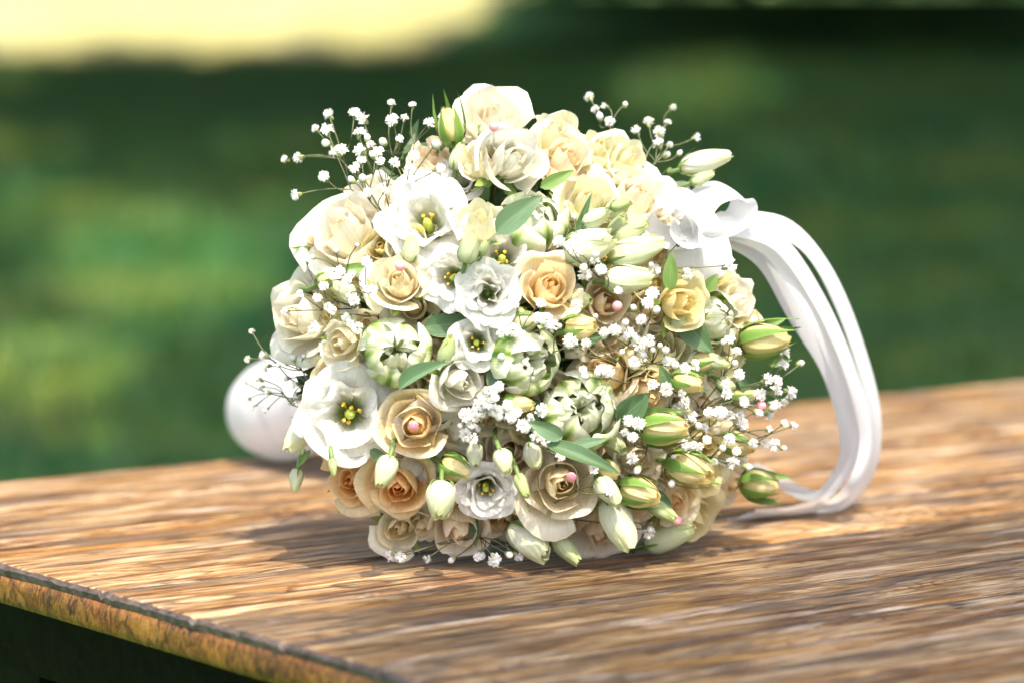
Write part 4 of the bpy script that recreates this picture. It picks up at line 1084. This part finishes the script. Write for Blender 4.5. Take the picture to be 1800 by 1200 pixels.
def spray(label, pts, root, dz, rpx):
    r = nrng()
    root_w = at(root[0], root[1], depth(*root) + 0.02)
    o = empty('gypsophila_spray', Vector(root_w - BLOC), bouquet); o['label'] = label
    ws = []
    for (px, py) in pts:
        D = depth(px, py) - dz + r.normal(0, 0.004)
        P = at(px, py, D)
        if P[2] < 0.005:
            P = on_plane(px, py, 0.005)
        ws.append(P)
    ws = np.array(ws)
    k = max(2, len(ws) // 4)
    cen = ws[r.choice(len(ws), k, replace=False)].copy()
    for _ in range(6):
        a = np.argmin(((ws[:, None] - cen[None]) ** 2).sum(2), 1)
        for c in range(k):
            if (a == c).any(): cen[c] = ws[a == c].mean(0)
    mb = MB()
    for c in range(k):
        if not (a == c).any(): continue
        to = root_w - cen[c]; L = np.linalg.norm(to)
        nd = cen[c] + to / L * min(0.018, L * 0.45) + r.normal(0, 0.002, 3)
        nd[2] = max(nd[2], 0.004)
        mid = (nd + root_w) / 2 + r.normal(0, 0.003, 3); mid[2] = max(mid[2], 0.003)
        mb.add(*tube(catmull([nd, mid, root_w], 7) - root_w, [0.00040] * 4 + [0.0006] * 3, 5))
        for i in np.where(a == c)[0]:
            P = ws[i]; sub = nd * 0.55 + P * 0.45 + r.normal(0, 0.0016, 3); sub[2] = max(sub[2], 0.002)
            mb.add(*tube(catmull([nd, sub, P], 6) - root_w, 0.00032, 4))
            d = P - sub; d /= np.linalg.norm(d) + 1e-9
            d = d + 0.5 * (-FWD) + r.normal(0, 0.25, 3); d /= np.linalg.norm(d)
            bud = r.random() < 0.22
            me = BM[r.integers(2)] if bud else FM[r.integers(5)]
            f = bpy.data.objects.new('floret', me); link(f, o)
            f.location = Vector(P - root_w); f.rotation_mode = 'QUATERNION'
            f.rotation_quaternion = Vector(d).to_track_quat('Z', 'Y') @ Matrix.Rotation(r.uniform(0, 6.28), 3, 'Z').to_quaternion()
            f.scale = (rpx * 1.69 / F * r.uniform(0.62, 1.15) * (0.95 if bud else 1),) * 3
    mobj('stem', mb.V, mb.F, TWIG, o)
for lab, (pts, root, dz, rp) in SPRAYS.items():
    spray(lab, pts, root, dz, rp)

# ------------------------------------------------------------------ pink pearl pins
def uv_sphere(r_, seg=20, rings=12):
    V = [(0, 0, r_)]; Fc = []
    for j in range(1, rings):
        t = math.pi * j / rings
        for i in range(seg):
            a = 2 * math.pi * i / seg; V.append((r_ * math.sin(t) * math.cos(a), r_ * math.sin(t) * math.sin(a), r_ * math.cos(t)))
    V.append((0, 0, -r_)); last = len(V) - 1
    for i in range(seg):
        i2 = (i + 1) % seg
        Fc.append((0, 1 + i, 1 + i2)); Fc.append((last, 1 + (rings - 2) * seg + i2, 1 + (rings - 2) * seg + i))
        for j in range(rings - 2):
            Fc.append((1 + j * seg + i, 1 + (j + 1) * seg + i, 1 + (j + 1) * seg + i2, 1 + j * seg + i2))
    return V, Fc
for px, py, tl, dz, lab in ((703, 468, (-.05, .3), .026, 'upper left'), (727, 748, (-.05, 0), .019, 'lower left'), (1085, 538, (.2, 0), .012, 'right of centre'), (1004, 838, (.1, 0), .026, 'lower centre'),
                        (868, 223, (0, .4), .034, 'near the top'), (1338, 712, (.6, 0), .012, 'right edge'), (1190, 914, (.4, -.4), .022, 'lower right')):
    nn = cam_dir(*tl); P = at(px, py, depth(px, py) - dz)
    o, q = part_frame('pearl_pin', P, nn, 0, 1.0)
    me = mobj('pearl', *uv_sphere(0.0027), PEARL, o)
    mobj('needle', *tube([(0, 0, -0.002), (0, 0, -0.035)], 0.0004, 5), NEEDLE, o)

# ------------------------------------------------------------------ wrapped handle
def tdepth(py):
    h = CAM[2] / math.tan(PITCH + math.atan((py - 600) / F)); return h * math.cos(PITCH) + CAM[2] * math.sin(PITCH)
kn = on_plane(486, 808); knob = np.array([kn[0], kn[1] - 0.005, 0.0335])
hand = empty('wrapped_handle', Vector(GATHER - BLOC), bouquet); hand['label'] = 'white satin wrapped handle behind the bouquet at the left'
ax = knob - GATHER
prof = [(0.0, .020), (0.12, .021), (0.35, .0225), (0.6, .0255), (0.8, .0300), (0.92, .0330), (1.0, .0320), (1.06, .0270), (1.10, .0185), (1.125, .008)]
tt = np.linspace(0, 1, 110); ps = []; rs = []
xs_, ys_ = zip(*prof)
for t in tt:
    s = t * xs_[-1]; ps.append(ax * s); rs.append(np.interp(s, xs_, ys_))
V, Fc = tube(ps, rs, 28)
V = [ps[i // 28] + (np.asarray(v) - ps[i // 28]) * (1 + 0.055 * ((tt[i // 28] * 10 + (i % 28) / 28) % 1.0)) for i, v in enumerate(V)]   # overlapping turns of ribbon
zmin = min(v[2] for v in V) + GATHER[2]
uvs = [(i / len(V), 0.5) for i in range(len(V))]
mobj('satin_wrap', V, Fc, SATIN, hand, uvs=uvs)

# ------------------------------------------------------------------ ribbon bow with long loops
ribbon = empty('ribbon_bow', Vector(at(1228, 402, 1.72) - BLOC), bouquet); ribbon['label'] = 'white satin ribbon bow with long loops on the right of the bouquet'
RB0 = at(1228, 402, 1.72)
def strip(name, ctrl, width=0.022, n=56, label=None, dens=7, wdir=None):
    """ctrl: (px, py, depth, turn) ; turn = angle of the ribbon's width out of the picture plane"""
    P = catmull([at(c[0], c[1], c[2]) for c in ctrl], n); A = catmull([[c[3], 0, 0] for c in ctrl], n)[:, 0]
    V = []; uv = []; prev = None
    for i in range(n):
        t = P[min(i + 1, n - 1)] - P[max(i - 1, 0)]; t /= np.linalg.norm(t)
        w0 = np.cross(t, FWD); w0 /= np.linalg.norm(w0) + 1e-9
        f = np.cross(w0, t)
        w = math.cos(A[i]) * w0 + math.sin(A[i]) * f
        if wdir is not None:
            w = wdir[0] * RIGHT + wdir[1] * UP + wdir[2] * FWD
            w = w - t * (w @ t); w /= np.linalg.norm(w)
        nn = np.cross(t, w)
        for k in range(dens):
            s = -1 + 2 * k / (dens - 1)
            q = P[i] + w * s * width * 0.5 + nn * 0.0012 * (1 - s * s)
            if q[2] < 0.0008: q[2] = 0.0008
            V.append(q - RB0); uv.append((s * .5 + .5, i / n * 6))
    o = mobj(name, V, grid_faces(dens, n), SATIN, ribbon, uvs=uv)
    if label: o['label'] = label
    return o
def loop(pts, width=0.022, d0=0.0):
    strip('loop', [(a, b, c + d0, e) for a, b, c, e in pts], width * 0.8)
T9 = tdepth(902)
loop([(1240, 402, 1.725, .3), (1300, 384, 1.735, .8), (1388, 398, 1.76, 1.0), (1456, 478, 1.79, 1.0), (1508, 600, 1.82, 1.0), (1540, 730, 1.85, 1.0), (1528, 830, 1.87, 1.0), (1476, 888, T9, 1.1), (1390, 902, T9 - .005, 1.2), (1290, 908, T9 - .04, 1.3)], 0.017)
loop([(1240, 405, 1.715, .3), (1298, 400, 1.725, .6), (1372, 430, 1.745, .75), (1440, 528, 1.775, .85), (1494, 650, 1.805, .9), (1522, 770, 1.835, .9), (1496, 852, T9 - .045, 1.0), (1436, 890, T9 - .02, 1.15), (1330, 904, T9 - .03, 1.3)], 0.017)
loop([(1236, 410, 1.722, .4), (1290, 414, 1.735, .3), (1350, 458, 1.76, .5), (1402, 552, 1.79, .65), (1460, 652, 1.83, .75), (1488, 760, 1.86, .9), (1474, 830, 1.875, 1.05), (1430, 868, 1.87, 1.1), (1372, 846, 1.84, 1.1), (1310, 812, 1.80, 1.1)], 0.020)
loop([(1236, 408, 1.74, .3), (1310, 390, 1.76, .8), (1410, 432, 1.79, 1.1), (1474, 540, 1.82, 1.15), (1524, 690, 1.86, 1.15), (1536, 800, 1.89, 1.15), (1490, 880, T9 + .015, 1.2), (1400, 898, T9 + .005, 1.25), (1300, 904, T9 - .03, 1.3)], 0.016, 0.0)
loop([(1236, 412, 1.716, .4), (1292, 408, 1.728, .45), (1360, 444, 1.748, .6), (1424, 546, 1.772, .7), (1480, 668, 1.81, .8), (1508, 780, 1.845, .9), (1462, 862, T9 - .03, 1.1), (1400, 892, T9 - .025, 1.2), (1320, 898, T9 - .04, 1.3)], 0.015)
# bow loops and short tails
strip('bow_loop', [(1230, 408, 1.712, 0), (1226, 378, 1.712, 0), (1244, 346, 1.715, 0), (1278, 334, 1.722, 0), (1300, 350, 1.728, 0), (1298, 378, 1.726, 0), (1270, 396, 1.722, 0), (1236, 406, 1.716, 0)], 0.025, 52, wdir=(-0.45, 0.42, 0.75))
strip('bow_loop', [(1228, 408, 1.690, 0), (1222, 374, 1.684, 0), (1200, 350, 1.682, 0), (1164, 350, 1.684, 0), (1142, 374, 1.688, 0), (1150, 404, 1.690, 0), (1186, 420, 1.690, 0), (1226, 412, 1.692, 0)], 0.025, 52, wdir=(0.25, 0.45, 0.82))
strip('bow_loop', [(1232, 412, 1.684, 0), (1230, 384, 1.678, 0), (1212, 366, 1.676, 0), (1190, 372, 1.676, 0), (1182, 396, 1.678, 0), (1200, 418, 1.680, 0), (1230, 414, 1.686, 0)], 0.021, 44, wdir=(0.15, 0.40, 0.85))
strip('tail', [(1236, 398, 1.70, .1), (1226, 418, 1.692, .1), (1212, 440, 1.688, .25), (1214, 466, 1.69, .2)], 0.024, 18)
strip('tail', [(1238, 410, 1.70, .2), (1250, 430, 1.695, .2), (1252, 462, 1.69, .3), (1200, 470, 1.692, .4)], 0.020, 18)
strip('knot', [(1220, 392, 1.70, .3), (1232, 396, 1.692, .3), (1240, 408, 1.692, .3), (1236, 422, 1.70, .3)], 0.020, 14)

for o in bpy.data.objects:
    if '_P' in o: del o['_P']
